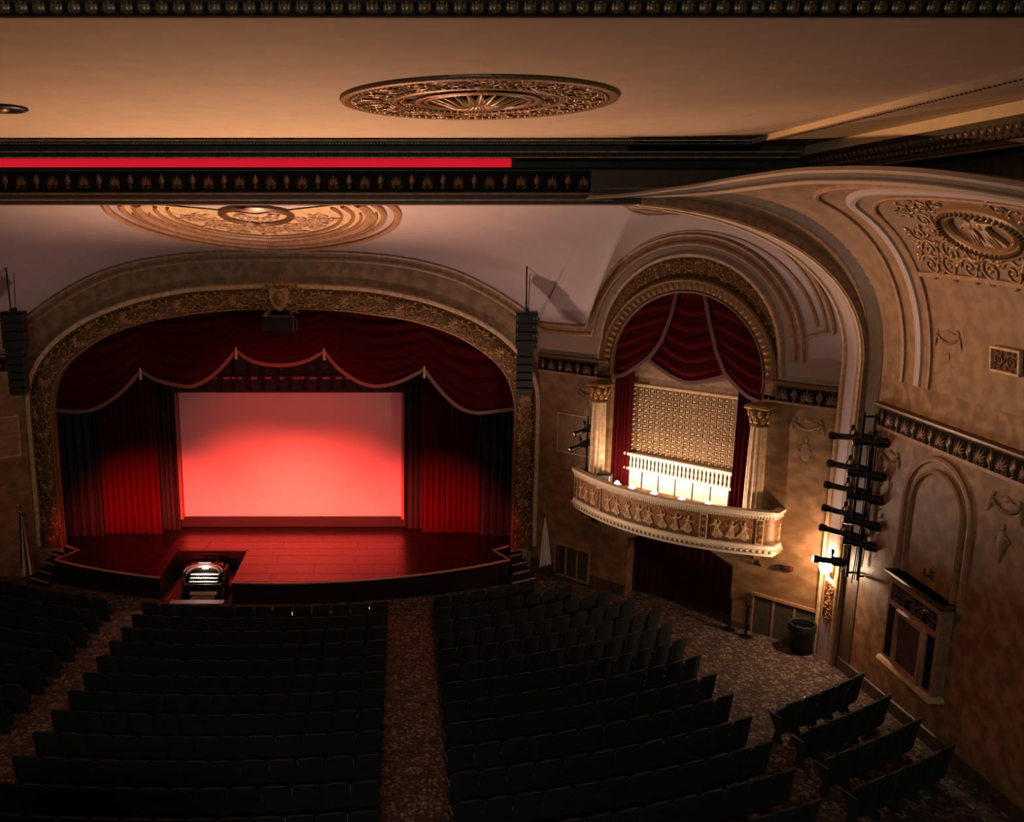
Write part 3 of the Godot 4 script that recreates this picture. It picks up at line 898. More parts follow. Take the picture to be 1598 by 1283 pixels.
# ---------------------------------------------------------------- plaster decoration
func arch_path(h: Array, y0: float) -> PackedVector3Array:
	var p := PackedVector3Array()
	p.append(Vector3(-h[0].x, y0, WZ))
	for q in h: p.append(Vector3(-q.x, q.y, WZ))
	for i in range(h.size() - 2, -1, -1): p.append(Vector3(h[i].x, h[i].y, WZ))
	p.append(Vector3(h[0].x, y0, WZ))
	return p
func build_proscenium() -> void:
	var o := thing("proscenium_arch", "gilded proscenium arch with scroll relief and a central crest", "arch")
	var y0 := 0.9
	var pi_ := arch_path(AR_IN, y0)
	var po := arch_path(AR_OUT, y0)
	var mb := MB.new()
	var g := []
	for i in pi_.size():
		var row := PackedVector3Array()
		for j in 7:
			var t := j / 6.0
			var p := pi_[i].lerp(po[i], t)
			row.append(p + Vector3(0, 0, 0.02 + 0.12 * sin(PI * t)))
		g.append(row)
	mb.grid(g)
	part(o, "band", mb, M.goldback)
	mb = MB.new()
	mb.mould(po, Vector3(0, 0, 1), P2([[0.02, 0.0], [0.02, 0.10], [-0.02, 0.13], [-0.10, 0.15], [-0.14, 0.10], [-0.15, 0.0]]))
	part(o, "outer_moulding", mb, M.cream)
	mb = MB.new()
	mb.mould(pi_, Vector3(0, 0, 1), P2([[0.0, -0.02], [0.0, 0.05], [-0.05, 0.07], [-0.07, 0.02]]))
	part(o, "inner_moulding", mb, M.gold)
	mb = MB.new()
	var db := MB.new()
	var inb := PackedVector3Array()
	for p in po: inb.append(p + Vector3(0, 0, 0.09) + (Vector3(0, 5, WZ) - p).normalized() * 0.05)
	bead_run(mb, inb, Vector3(0, 0, 1), 0.11, 0.045)
	stuff(o, "bead_row", mb, M.gold)
	mb = MB.new()
	inb = PackedVector3Array()
	for p in pi_: inb.append(p + Vector3(0, 0, 0.05) - (Vector3(0, 5, WZ) - p).normalized() * 0.03)
	bead_run(mb, inb, Vector3(0, 0, 1), 0.09, 0.03)
	stuff(o, "rope_row", mb, M.goldrelief)
	# scrolls along the middle of the band
	var mid := PackedVector3Array()
	for i in pi_.size(): mid.append(pi_[i].lerp(po[i], 0.5))
	var total := 0.0
	for i in mid.size() - 1: total += mid[i].distance_to(mid[i + 1])
	var n := 64
	var k := 0
	var acc := 0.0
	for i in mid.size() - 1:
		var l := mid[i].distance_to(mid[i + 1])
		while k < n and (k + 0.5) * total / n <= acc + l:
			var f := ((k + 0.5) * total / n - acc) / l
			var p := mid[i].lerp(mid[i + 1], f)
			var d := mid[i + 1] - mid[i]
			if absf(p.x) > 0.5:
				var rot := atan2(d.y, d.x) + (PI if p.x > 0 else 0.0)
				put(o, "scroll" if k % 4 else "palmette", om("scroll" if k % 4 else "palmette", "goldrelief"), ox(Transform3D(Basis.IDENTITY, p), 0, 0, 0.11, 0.56 if k % 4 else 0.54, rot - (0.0 if k % 4 else PI / 2), 0, 0.45, (k % 2 == 0) != (p.x > 0)))
			k += 1
		acc += l
	# crest
	var cr := MB.new()
	var sh := smooth_curve(P2([[0, 0.26], [0.16, 0.30], [0.26, 0.24], [0.27, 0.02], [0.18, -0.2], [0, -0.34], [-0.18, -0.2], [-0.27, 0.02], [-0.26, 0.24], [-0.16, 0.30], [0, 0.26]]), 3)
	sh.pop_back()
	cr.prism(PackedVector2Array(sh), 0.12, Transform3D.IDENTITY, 0.03)
	var crest := part(o, "crest", cr, M.goldrelief, Transform3D(Basis.from_scale(Vector3.ONE * 1.25), Vector3(0, 9.14, WZ + 0.14)), "shield crest at the crown of the arch")
	mb = MB.new()
	mb.dome(Vector3(0, 0, 0.1), Vector3(0.18, 0.22, 0.07))
	part(crest, "shield_boss", mb, M.gold)
	for s in [-1, 1]:
		put(crest, "scroll", om("scroll", "goldrelief"), ox(Transform3D.IDENTITY, s * 0.36, 0.12, 0.02, 0.44 * 1.0, 0.4 * s, 0, 0.5))
		put(crest, "scroll", om("scroll", "goldrelief"), ox(Transform3D.IDENTITY, s * 0.34, -0.22, 0.02, 0.36, -0.8 * s, 0, 0.5))
	put(crest, "palmette", om("palmette", "goldrelief"), ox(Transform3D.IDENTITY, 0, 0.42, 0.04, 0.40, 0, 0, 0.5))
	# reeded foot of the band
	for s in [-1, 1]:
		mb = MB.new()
		for i in 6: mb.box(Vector3(s * (7.56 + i * 0.12), 1.2, WZ + 0.11), Vector3(0.07, 0.75, 0.1), Basis.IDENTITY, 0.02)
		part(o, "reeded_foot", mb, M.goldback)

func build_friezes() -> void:
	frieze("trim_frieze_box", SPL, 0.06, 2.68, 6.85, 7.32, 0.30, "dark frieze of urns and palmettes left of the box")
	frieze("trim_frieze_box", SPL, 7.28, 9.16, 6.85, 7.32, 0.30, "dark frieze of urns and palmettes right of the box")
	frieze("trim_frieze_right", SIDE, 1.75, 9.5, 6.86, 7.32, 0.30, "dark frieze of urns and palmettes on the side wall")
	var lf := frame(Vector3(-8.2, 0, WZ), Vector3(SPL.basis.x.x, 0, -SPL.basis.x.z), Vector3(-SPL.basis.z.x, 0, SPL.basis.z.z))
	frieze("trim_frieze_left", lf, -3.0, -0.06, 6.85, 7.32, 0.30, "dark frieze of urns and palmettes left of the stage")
	# beam frieze
	var bf := Transform3D(Basis.IDENTITY, Vector3(0, 0, -20.28))
	var mb := MB.new()
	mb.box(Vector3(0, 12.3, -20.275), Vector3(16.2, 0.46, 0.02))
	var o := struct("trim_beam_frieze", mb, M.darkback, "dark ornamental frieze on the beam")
	for i in 46:
		var x := -7.9 + i * 0.352
		put(o, "palmette" if i % 2 else "urn", om("palmette" if i % 2 else "urn", "bronze"), ox(bf, x, 12.3, 0.02, 0.31, 0, 0, 0.2))
	mb = MB.new()
	for y in [12.02, 11.89]: mb.mould(PackedVector3Array([Vector3(-8.6, y, -20.18), Vector3(8.6, y, -20.18)]), Vector3(0, 0, 1), P2([[-0.018, 0.0], [-0.012, 0.03], [0.012, 0.03], [0.018, 0.0]]))
	part(o, "base_moulding", mb, M.rim)
	mb = MB.new()
	bead_run(mb, PackedVector3Array([Vector3(-13, 12.915, -20.64), Vector3(13, 12.915, -20.64)]), Vector3(0, 0, 1), 0.09, 0.045)
	bead_run(mb, PackedVector3Array([Vector3(-11.5, 13.10, -20.08), Vector3(11.5, 13.10, -20.08)]), Vector3(0, -0.3, 1).normalized(), 0.07, 0.022)
	stuff(o, "bead_row", mb, M.bronze)
	# side cornice: leaves, eggs and beads
	mb = MB.new()
	mb.box(Vector3(13.15, 12.7, -14.6), Vector3(0.02, 0.02, 12.0))
	var c := struct("trim_side_enrichment", mb, M.umber, "egg and bead enrichment under the side fascia")
	var sf := frame(Vector3(13.08, 12.74, -20.5), Vector3(0, 0, 1), Vector3(-0.8, -0.6, 0).normalized())
	for i in 44:
		put(c, "egg", om("egg", "bronze"), ox(sf, 0.12 + i * 0.2, 0.0, 0.02, 0.2))
	mb = MB.new()
	bead_run(mb, PackedVector3Array([Vector3(13.14, 12.62, -20.5), Vector3(13.14, 12.62, -9)]), Vector3(-0.8, -0.6, 0).normalized(), 0.16, 0.06)
	bead_run(mb, PackedVector3Array([Vector3(11.72, 13.10, -20.0), Vector3(11.72, 13.10, -9)]), Vector3(-0.6, -0.8, 0).normalized(), 0.1, 0.035)
	stuff(c, "bead_row", mb, M.bronze)
	mb = MB.new()
	mb.box(Vector3(13.30, 12.5, -14.6), Vector3(0.06, 0.05, 12.0))
	part(c, "fillet", mb, M.rim)
	# crown moulding of leaves near the balcony
	mb = MB.new()
	mb.box(Vector3(0, 13.28, -8.84), Vector3(28, 0.18, 0.08))
	var cm := struct("trim_crown", mb, M.darkback, "dark crown moulding of acanthus leaves")
	for i in 80:
		put(cm, "acanthus_leaf", om("leaf", "bronze"), ox(Transform3D(Basis(Vector3(1, 0, 0), 0.25), Vector3(-2.2 + i * 0.165, 13.262, -8.80)), 0, 0, 0.0, 0.185, 0, 0.135, 0.12))
	mb = MB.new()
	mb.mould(PackedVector3Array([Vector3(-14, 13.37, -8.8), Vector3(14, 13.37, -8.8)]), Vector3(0, 0, 1), P2([[-0.05, 0.0], [-0.04, 0.06], [0.03, 0.09], [0.06, 0.0]]))
	part(cm, "upper_fillet", mb, M.umber)

func build_medallions() -> void:
	# round ceiling medallion
	var R := 2.12
	var o := thing("ceiling_medallion", "round gilded plaster medallion on the flat ceiling", "medallion", Transform3D(Basis(Vector3(1, 0, 0), Vector3(0, 0, 1), Vector3(0, -1, 0)), Vector3(5.02, 13.2, -14.1)))
	var mb := MB.new()
	var disc := []
	for i in 48:
		var a := TAU * i / 48
		disc.append(Vector2(cos(a), sin(a)) * R)
	mb.prism(PackedVector2Array(disc), 0.025)
	part(o, "disc", mb, M.bronze)
	var flatc := func(a: float, r: float) -> Array: return [Vector3(cos(a) * r, sin(a) * r, 0.025), Vector3(0, 0, 1)]
	for q in [[2.05, 0.075], [1.28, 0.05], [0.92, 0.06], [0.80, 0.04]]:
		mb = MB.new()
		ring(mb, flatc, q[0], P2([[-q[1], 0], [-q[1] * 0.8, 0.03], [0, 0.045], [q[1] * 0.8, 0.03], [q[1], 0]]))
		part(o, "ring_moulding", mb, M.gold)
	mb = MB.new()
	for q in [[1.94, 96, 0.045], [1.18, 64, 0.035], [1.36, 72, 0.035]]:
		for i in q[1]:
			var a: float = TAU * i / q[1]
			mb.dome(Vector3(cos(a) * q[0], sin(a) * q[0], 0.025), Vector3(q[2], q[2], q[2]), Transform3D.IDENTITY, 5, 2)
	stuff(o, "bead_row", mb, M.goldrelief)
	for i in 20:
		var a := TAU * i / 20
		put(o, "scroll", om("scroll", "goldrelief"), ox(Transform3D(Basis(Vector3(0, 0, 1), a - PI / 2), Vector3(cos(a), sin(a), 0) * 1.65), 0, 0, 0.025, 0.52, 0.5 if i % 2 else -0.5, 0, 0.45, i % 2 == 0))
	for i in 4:
		var a := TAU * i / 4
		put(o, "rosette", om("rosette", "goldrelief"), ox(Transform3D(Basis(Vector3(0, 0, 1), a), Vector3(cos(a), sin(a), 0) * 1.07), 0, 0, 0.03, 0.26, 0, 0, 0.4))
	mb = MB.new()
	for i in 20: mb.petal(Vector3(0, 0, 0.025), TAU * i / 20, 0.74, 0.15, 0.14)
	part(o, "sunburst", mb, M.goldrelief)
	put(o, "rosette", om("rosette", "gold"), ox(Transform3D.IDENTITY, 0, 0, 0.06, 0.36))
	# small ceiling fitting at the left
	mb = MB.new()
	mb.lathe([[0.42, 0.0], [0.44, -0.03], [0.38, -0.06], [0.3, -0.05], [0.22, -0.02], [0.0, -0.02]], 24)
	var d := thing("ceiling_rosette", "small dark round fitting on the ceiling at the left edge", "ceiling fitting", Transform3D(Basis.IDENTITY, Vector3(-2.75, 13.2, -15.03)))
	part(d, "rim", mb, M.blackmetal)
	mb = MB.new()
	mb.dome(Vector3.ZERO, Vector3(0.16, 0.16, 0.08), Transform3D(Basis(Vector3(1, 0, 0), PI / 2), Vector3(0, -0.02, 0)))
	part(d, "lens", mb, M.bronze)
	# large oval medallion on the vault, its front part behind the beam
	var vo := thing("vault_medallion", "large oval plaster medallion on the vault above the stage", "medallion")
	var C := Vector2(0.1, -23.05)
	var vp := func(a: float, r: float) -> Array:
		var x := C.x + cos(a) * r * 3.65; var z := C.y - sin(a) * r * 4.4
		z = minf(z, -21.22)
		var p := vault_xz(x, z)
		var q := vault_xz(x, z - 0.3)
		return [p, Vector3(0, -1, -0.18).normalized() if absf(x) < 0.1 else (p - q).cross(vault_xz(x + 0.2, z) - p).normalized() * (-1.0 if (p - q).cross(vault_xz(x + 0.2, z) - p).y > 0 else 1.0)]
	mb = MB.new()
	var g := []
	for i in 49:
		var a := -0.45 + (PI + 0.9) * i / 48.0
		var row := PackedVector3Array()
		for j in 9:
			var q: Array = vp.call(a, 0.99 * j / 8.0 + 0.001)
			row.append(q[0] + q[1] * (0.035 if j < 8 else -0.05))
		g.append(row)
	mb.grid(g)
	part(vo, "field", mb, M.cream)
	for q in [[1.0, 0.09], [0.90, 0.07], [0.80, 0.12], [0.68, 0.05], [0.60, 0.04]]:
		mb = MB.new()
		ring(mb, vp, q[0], P2([[-q[1], 0.0], [-q[1], 0.07], [0, 0.12], [q[1], 0.07], [q[1], 0.0]]), 72, -0.4, PI + 0.4)
		part(vo, "ring_moulding", mb, M.rim)
	mb = MB.new()
	for i in 150:
		var a := -0.1 + (PI + 0.2) * i / 150
		for rr in [0.85, 0.74]:
			var q: Array = vp.call(a, rr)
			mb.dome(Vector3.ZERO, Vector3(0.045, 0.045, 0.08), Transform3D(Basis.looking_at(-q[1], Vector3(0, 0, -1)), q[0] + q[1] * 0.03), 5, 2)
	stuff(vo, "bead_row", mb, M.rim)
	mb = MB.new()
	ring(mb, vp, 0.24, P2([[-0.1, 0.0], [-0.1, 0.08], [0, 0.14], [0.1, 0.08], [0.1, 0.0]]), 32)
	part(vo, "inner_wreath", mb, M.bronze)
	for i in 13:
		var a := PI * (i + 0.5) / 13.0
		var q: Array = vp.call(a, 0.42 if i % 2 else 0.46)
		var b := Basis.looking_at(-q[1], Vector3(0, 0, -1))
		put(vo, "scroll", om("scroll", "rim"), ox(Transform3D(b, q[0] + q[1] * 0.04), 0, 0, 0, 0.7, a * 2.0 + i, 1.0, 0.4, i % 2 == 0))
	for i in 7:
		var q: Array = vp.call(PI * i / 6.0, 0.12)
		var b := Basis.looking_at(-q[1], Vector3(0, 0, -1))
		put(vo, "leaf", om("leaf", "rim"), ox(Transform3D(b, q[0] + q[1] * 0.04), 0, 0, 0, 0.35, -PI * i / 6.0 + PI / 2, 0, 0.3))

func cove_frame(u: float, v: float) -> Transform3D:
	var nn := cove_n(u, v)
	var up := (cove(u, minf(v + 0.01, 1)) - cove(u, maxf(v - 0.01, 0))).normalized()
	up = (up - nn * up.dot(nn)).normalized()
	return Transform3D(Basis(up.cross(nn), up, nn), cove(u, v))
func cove_line(pts: Array) -> Array:      # pts = [z, v]
	var p := PackedVector3Array(); var n := PackedVector3Array()
	for q in pts:
		var u := cove_u(q.x)
		p.append(cove(u, q.y)); n.append(cove_n(u, clampf(q.y, 0.01, 0.99)))
	return [p, n]
func build_cove() -> void:
	var o := thing("cove_panel", "curved plaster cove panel with oval medallion and foliage relief", "relief panel")
	var specs := [[-18.72, 0.855, 0.07, "rim"], [-18.15, 0.79, 0.12, "mauve"], [-17.75, 0.745, 0.05, "rim"]]
	for s in specs:
		var pts := [Vector2(s[0], 0.0)]
		for j in 14: pts.append(Vector2(s[0], (s[1] - 0.12) * (j + 1) / 14.0))
		for j in 9:
			var a := PI / 2 * (j + 1) / 9.0
			pts.append(Vector2(s[0] + 1.5 * (1 - cos(a)), s[1] - 0.12 + 0.12 * sin(a)))
		for j in 14: pts.append(Vector2(s[0] + 1.5 + (-9.2 - s[0] - 1.5) * (j + 1) / 14.0, s[1]))
		var l := cove_line(pts)
		var mb := MB.new()
		var w: float = s[2]
		mb.mould(l[0], l[1], P2([[-w, -0.03], [-w * 0.8, 0.05], [0, 0.07], [w * 0.8, 0.05], [w, -0.03]]))
		part(o, "border_moulding", mb, M[s[3]])
	# lower edge of the relief field
	var lo := []
	for j in 20: lo.append(Vector2(-17.7 + j * 0.45, 0.36))
	var ll := cove_line(lo)
	var mb := MB.new()
	mb.mould(ll[0], ll[1], P2([[-0.06, -0.02], [-0.05, 0.06], [0.04, 0.06], [0.06, -0.02]]))
	part(o, "lower_moulding", mb, M.rim)
	# darker ground of the relief field
	mb = MB.new()
	var g := []
	for i in 24:
		var row := PackedVector3Array()
		for j in 12:
			var z := -17.7 + 8.4 * i / 23.0
			var vt := 0.735
			if z < -16.3: vt = 0.615 + 0.12 * sqrt(maxf(0.0, 1.0 - pow((-16.3 - z) / 1.4, 2)))
			var v := lerpf(0.365, vt, j / 11.0)
			var u := cove_u(z)
			row.append(cove(u, v) + cove_n(u, v) * 0.02)
		g.append(row)
	mb.grid(g)
	part(o, "relief_field", mb, M.reliefback)
	# oval medallion
	var uc := cove_u(-15.2)
	var oc := func(a: float, r: float) -> Array:
		var z := -15.2 + cos(a) * r * 0.95
		var v := 0.575 + sin(a) * r * 0.105
		var u := cove_u(z)
		return [cove(u, v) + cove_n(u, v) * 0.02, cove_n(u, v)]
	for q in [[1.0, 0.11], [0.82, 0.05]]:
		mb = MB.new()
		ring(mb, oc, q[0], P2([[-q[1], 0], [-q[1] * 0.8, 0.08], [0, 0.12], [q[1] * 0.8, 0.08], [q[1], 0]]), 40)
		part(o, "oval_frame", mb, M.goldsoft)
	mb = MB.new()
	for i in 48:
		var q: Array = oc.call(TAU * i / 48.0, 1.0)
		mb.dome(Vector3.ZERO, Vector3(0.05, 0.05, 0.08), Transform3D(Basis.looking_at(-q[1], Vector3.UP), q[0] + q[1] * 0.1), 5, 2)
	stuff(o, "bead_row", mb, M.bronze)
	var of := cove_frame(uc, 0.575)
	put(o, "relief_figure", om("dancer1", "goldsoft"), ox(of, 0.25, -0.55, 0.05, 1.1, 0.3, 0, 0.9))
	put(o, "relief_figure", om("dancer2", "goldsoft"), ox(of, -0.3, -0.5, 0.05, 1.0, -0.2, 0, 0.9))
	# foliage
	var rng := RandomNumberGenerator.new(); rng.seed = 5
	for i in 11:
		for j in 2:
			var z := -17.2 + i * 0.55 + j * 0.2
			var f := cove_frame(cove_u(z), 0.40 + 0.062 * j)
			put(o, "scroll", om("scroll", "goldsoft"), ox(f, 0, 0, 0.03, 0.62, rng.randf_range(-0.6, 0.6) + (PI if i % 2 else 0.0), 0, 0.5, i % 2 == 0))
	for q in [[-17.1, 0.53, 0.55], [-16.6, 0.60, 0.6], [-16.9, 0.66, 0.45], [-16.3, 0.68, 0.5], [-15.8, 0.71, 0.4], [-14.4, 0.70, 0.5], [-13.9, 0.64, 0.6], [-13.5, 0.56, 0.6], [-13.0, 0.66, 0.6], [-12.6, 0.55, 0.6], [-12.1, 0.62, 0.6], [-16.4, 0.52, 0.5], [-14.0, 0.50, 0.5]]:
		var f := cove_frame(cove_u(q[0]), q[1])
		put(o, "leaf_spray", om("scroll", "goldsoft"), ox(f, 0, 0, 0.03, q[2], q[0] * 3.0, 0, 0.4))

# ---------------------------------------------------------------- stage
const ST := 0.87
func stage_arc(x: float) -> float:
	return -39.55 + sqrt(15.0 * 15.0 - x * x)
func up_frame(y: float) -> Transform3D:
	return Transform3D(Basis(Vector3(1, 0, 0), Vector3(0, 0, -1), Vector3(0, 1, 0)), Vector3(0, y, 0))
func pleats(x0: float, x1: float, z: float, y0: float, y1: float, folds: float, amp: float, sd: int, gather := 0.0) -> MB:
	var rng := RandomNumberGenerator.new(); rng.seed = sd
	var ph := []
	var nseg := int(folds * 8)
	var a := 0.0
	for i in nseg + 1:
		a += TAU / 8.0 * rng.randf_range(0.55, 1.45)
		ph.append(a)
	var g := []
	for j in 9:
		var t := j / 8.0
		var row := PackedVector3Array()
		for i in nseg + 1:
			var s := float(i) / nseg
			var x := lerpf(x0, x1, s)
			x = lerpf(x, (x0 + x1) / 2, gather * t)
			var k: float = sin(ph[i] + 0.25 * sin(t * 3.0 + i * 0.4))
			row.append(Vector3(x + 0.025 * cos(ph[i] * 1.0), lerpf(y0, y1, t), z + amp * k * (1.0 - 0.25 * t)))
		g.append(row)
	var mb := MB.new()
	mb.slab(g, Vector3(0, 0, -0.012))
	return mb
func swag_set(o: Node3D, z: float, top: float, bottoms: Array, m: Material, fringe: Material, xf := Transform3D.IDENTITY, folds := 7.0) -> void:
	for q in bottoms:
		var bc := smooth_curve(P2(q), 5)
		var g := []
		var mb := MB.new()
		for i in bc.size():
			var s := float(i) / (bc.size() - 1)
			var row := PackedVector3Array()
			for j in 41:
				var v := j / 40.0
				var y := lerpf(top, bc[i].y, v)
				var zz := z + 0.085 * sin(v * TAU * folds) * (0.35 + 0.65 * sin(PI * s)) + 0.10 * sin(PI * s) * v
				row.append(xf * Vector3(bc[i].x, y, zz))
			g.append(row)
		mb.slab(g, xf.basis * Vector3(0, 0, -0.015))
		var sw := part(o, "swag", mb, m)
		mb = MB.new()
		var p := PackedVector3Array()
		for i in bc.size():
			var s := float(i) / (bc.size() - 1)
			p.append(xf * Vector3(bc[i].x, bc[i].y, z + 0.03 + 0.10 * sin(PI * s)))
		mb.mould(p, xf.basis.z, P2([[-0.06, 0.0], [-0.05, 0.03], [0.05, 0.03], [0.07, 0.0]]))
		part(sw, "fringe", mb, fringe)
func build_stage() -> void:
	var arcp := []
	for i in 13: arcp.append(Vector2(lerpf(7.3, -1.27, i / 12.0), -stage_arc(lerpf(7.3, -1.27, i / 12.0))))
	var arc2 := []
	for i in 7: arc2.append(Vector2(lerpf(-3.52, -7.3, i / 6.0), -stage_arc(lerpf(-3.52, -7.3, i / 6.0))))
	var poly := [Vector2(-10.2, 31.4), Vector2(-10.2, 28.02), Vector2(-7.48, 28.02), Vector2(-7.48, 27.72), Vector2(-6.85, 27.3)]
	var rv := arc2.duplicate(); rv.reverse()
	poly += rv; poly += [Vector2(-3.52, 27.2), Vector2(-1.27, 27.2)]
	rv = arcp.duplicate(); rv.reverse()
	poly += rv; poly += [Vector2(6.85, 27.3), Vector2(7.48, 27.72), Vector2(7.48, 28.02), Vector2(10.2, 28.02), Vector2(10.2, 31.4)]
	var outline := PackedVector2Array(poly)
	var o := thing("stage_platform", "dark stage platform with a curved pale-edged front and organ pit", "stage")
	var mb := MB.new()
	mb.prism(outline, ST + 0.2, up_frame(-0.2))
	part(o, "deck", mb, M.stagefloor)
	# pale nosing along the edge
	mb = MB.new()
	var run := PackedVector3Array([Vector3(7.45, ST, -27.74), Vector3(6.85, ST, -27.3)])
	for q in arcp: run.append(Vector3(q.x, ST, -q.y))
	mb.mould(run, Vector3.UP, P2([[-0.03, -0.03], [-0.03, 0.015], [0.03, 0.015], [0.03, -0.03]]))
	part(o, "edge_strip", mb, M.edge)
	mb = MB.new()
	run = PackedVector3Array()
	for q in arc2: run.append(Vector3(q.x, ST, -q.y))
	run.append(Vector3(-6.85, ST, -27.3)); run.append(Vector3(-7.45, ST, -27.74))
	mb.mould(run, Vector3.UP, P2([[-0.03, -0.03], [-0.03, 0.015], [0.03, 0.015], [0.03, -0.03]]))
	part(o, "edge_strip", mb, M.edge)
	# floor sheets
	var zs := [28.7, 28.05, 27.4, 26.75, 26.0, 25.25, 24.4]
	for r in 6:
		var off := -3.9 + (1.25 if r % 2 else 0.0)
		for c in 5:
			var x0 := maxf(off - 2.5 + c * 2.5, -3.9); var x1 := minf(off + c * 2.5, 4.0)
			if x1 - x0 < 0.3: continue
			var b := V2([[x0 + 0.03, zs[r] - 0.012], [x0 + 0.03, zs[r + 1] + 0.012], [x1 - 0.03, zs[r + 1] + 0.012], [x1 - 0.03, zs[r] - 0.012]])
			var shrunk := Geometry2D.offset_polygon(outline, -0.06)
			for cut in Geometry2D.intersect_polygons(b, shrunk[0]):
				if Geometry2D.is_polygon_clockwise(cut): continue
				mb = MB.new()
				mb.prism(cut, 0.012, up_frame(ST))
				part(o, "floor_sheet", mb, M.stageboard)
	# steps at both corners
	for s in [-1, 1]:
		var t := thing("stage_steps", "dark steps with pale nosings at the %s corner of the stage" % ("right" if s > 0 else "left"), "steps")
		var ex := [[7.38, -27.09, 7.83, -27.34], [7.42, -26.72, 7.92, -27.0], [7.40, -26.36, 8.0, -26.7], [7.36, -26.0, 8.14, -26.44]]
		for i in 4:
			var h := 0.72 - 0.16 * i
			var e: Array = ex[i]
			var a := Vector2(s * e[0], -e[1]); var b := Vector2(s * e[2], -e[3])
			var back := Vector2(s * 0.02, 0.34)
			mb = MB.new()
			var pg := PackedVector2Array([a, b, b + back, a + back])
			if s < 0: pg.reverse()
			mb.prism(pg, h + 0.1, up_frame(-0.1))
			var st := part(t, "step", mb, M.stagefront)
			mb = MB.new()
			var a3 := Vector3(a.x, h + 0.01, -a.y); var b3 := Vector3(b.x, h + 0.01, -b.y)
			var dd := (b3 - a3).normalized()
			mb.box((a3 + b3) / 2, Vector3(a3.distance_to(b3), 0.03, 0.03), Basis(dd, Vector3.UP, dd.cross(Vector3.UP)))
			part(st, "nosing", mb, M.edge)
	# screen
	var scr := thing("movie_screen", "large white cinema screen glowing red in stage light", "screen", Transform3D(Basis.IDENTITY, Vector3(-0.03, ST, -29.65)))
	mb = MB.new(); mb.box(Vector3(0, 2.64, 0), Vector3(7.7, 4.5, 0.03))
	part(scr, "fabric", mb, M.screen)
	for s in [-1, 1]:
		mb = MB.new(); mb.box(Vector3(s * 3.9, 2.64, 0.12), Vector3(0.10, 4.56, 0.3))
		part(scr, "side_frame", mb, M.fringe)
	mb = MB.new(); mb.box(Vector3(0, 4.93, 0.05), Vector3(8.0, 0.08, 0.16))
	part(scr, "top_frame", mb, M.black)
	mb = MB.new(); mb.box(Vector3(0, 0.2, 0.03), Vector3(8.0, 0.36, 0.1))
	part(scr, "skirt", mb, M.black)
	# black masking and borders
	for s in [-1, 1]:
		var w := "left" if s < 0 else "right"
		one("masking_drape", pleats(s * 3.98, s * 4.75, -29.35, ST + 0.01, 7.4, 4, 0.05, 40 + s), M.black, "black masking drape on the %s side of the screen" % w, "curtain", Transform3D.IDENTITY, "black stage drapes")
		one("side_drape", pleats(s * 6.45, s * 8.2, -28.65, ST + 0.01, 7.8, 6, 0.08, 60 + s), M.black, "black pleated drape at the far %s of the stage opening" % w, "curtain", Transform3D.IDENTITY, "black stage drapes")
		var cu := thing("stage_curtain", "pleated red velvet curtain drawn to the %s of the screen" % w, "curtain", Transform3D.IDENTITY, "red stage curtains")
		part(cu, "drape", pleats(s * 4.52, s * 6.65, -28.92, ST + 0.05, 7.8, 11, 0.10, 77 + s, 0.0), M.velvet)
		part(cu, "hem", pleats(s * 4.52, s * 6.65, -28.915, ST + 0.02, ST + 0.12, 11, 0.10, 77 + s, 0.0), M.velvet)
	var bo := pleats(-4.8, 4.8, -29.45, 5.85, 8.6, 20, 0.05, 9)
	one("border_drape", bo, M.black, "black border drape above the screen", "curtain", Transform3D.IDENTITY, "black stage drapes")
	# valance of five swags
	var va := thing("stage_valance", "deep red velvet valance of five fringed swags across the stage", "valance")
	var bt := [[[-7.62, 5.43], [-6.9, 5.38], [-6.2, 5.5], [-5.4, 6.0], [-4.7, 6.73]], [[-4.7, 6.73], [-4.2, 6.45], [-3.5, 6.27], [-2.9, 6.27], [-2.2, 6.7], [-1.55, 7.4]], [[-1.55, 7.4], [-1.1, 7.1], [-0.5, 6.95], [0.2, 6.95], [0.8, 7.1], [1.31, 7.37]], [[1.31, 7.37], [1.8, 6.8], [2.5, 6.35], [3.1, 6.25], [3.8, 6.4], [4.57, 6.78]], [[4.57, 6.78], [5.1, 6.1], [5.7, 5.55], [6.3, 5.35], [6.9, 5.4], [7.62, 5.47]]]
	swag_set(va, -28.2, 9.1, bt, M.velvet, M.fringe)
	for q in [[-4.7, 6.73], [-1.55, 7.4], [1.31, 7.37], [4.57, 6.78]]:
		mb = MB.new()
		mb.lathe([[0.0, 0.1], [0.035, 0.08], [0.03, 0.0], [0.045, -0.06], [0.05, -0.3], [0.0, -0.3]], 7, Transform3D(Basis.IDENTITY, Vector3(q[0], q[1] + 0.02, -28.12)))
		part(va, "tassel", mb, M.cream)
	# lamp batten in front of the border
	var ba := thing("light_batten", "pipe of small stage lamps hung above the screen", "stage light", Transform3D(Basis.IDENTITY, Vector3(-0.15, 6.33, -29.2)))
	mb = MB.new(); mb.tube([Vector3(-2.5, 0.06, 0), Vector3(2.5, 0.06, 0)], 0.025, 6)
	part(ba, "pipe", mb, M.blackmetal)
	mb = MB.new()
	for x in [-2.3, 0.0, 2.3]: mb.tube([Vector3(x, 0.06, 0), Vector3(x, 2.2, 0)], 0.008, 4)
	part(ba, "hanging_wire", mb, M.blackmetal)
	for x in [-2.35, -1.95, -1.72, -1.5, -1.02, -0.55, -0.08, 0.42, 0.62, 0.98, 1.42, 1.85, 2.2, 2.35]:
		mb = MB.new()
		mb.box(Vector3(x, 0, 0.03), Vector3(0.24 if absf(fmod(x * 7, 2.0)) > 0.7 else 0.15, 0.09, 0.1), Basis.IDENTITY, 0.02)
		part(ba, "lamp_housing", mb, M.fringe)
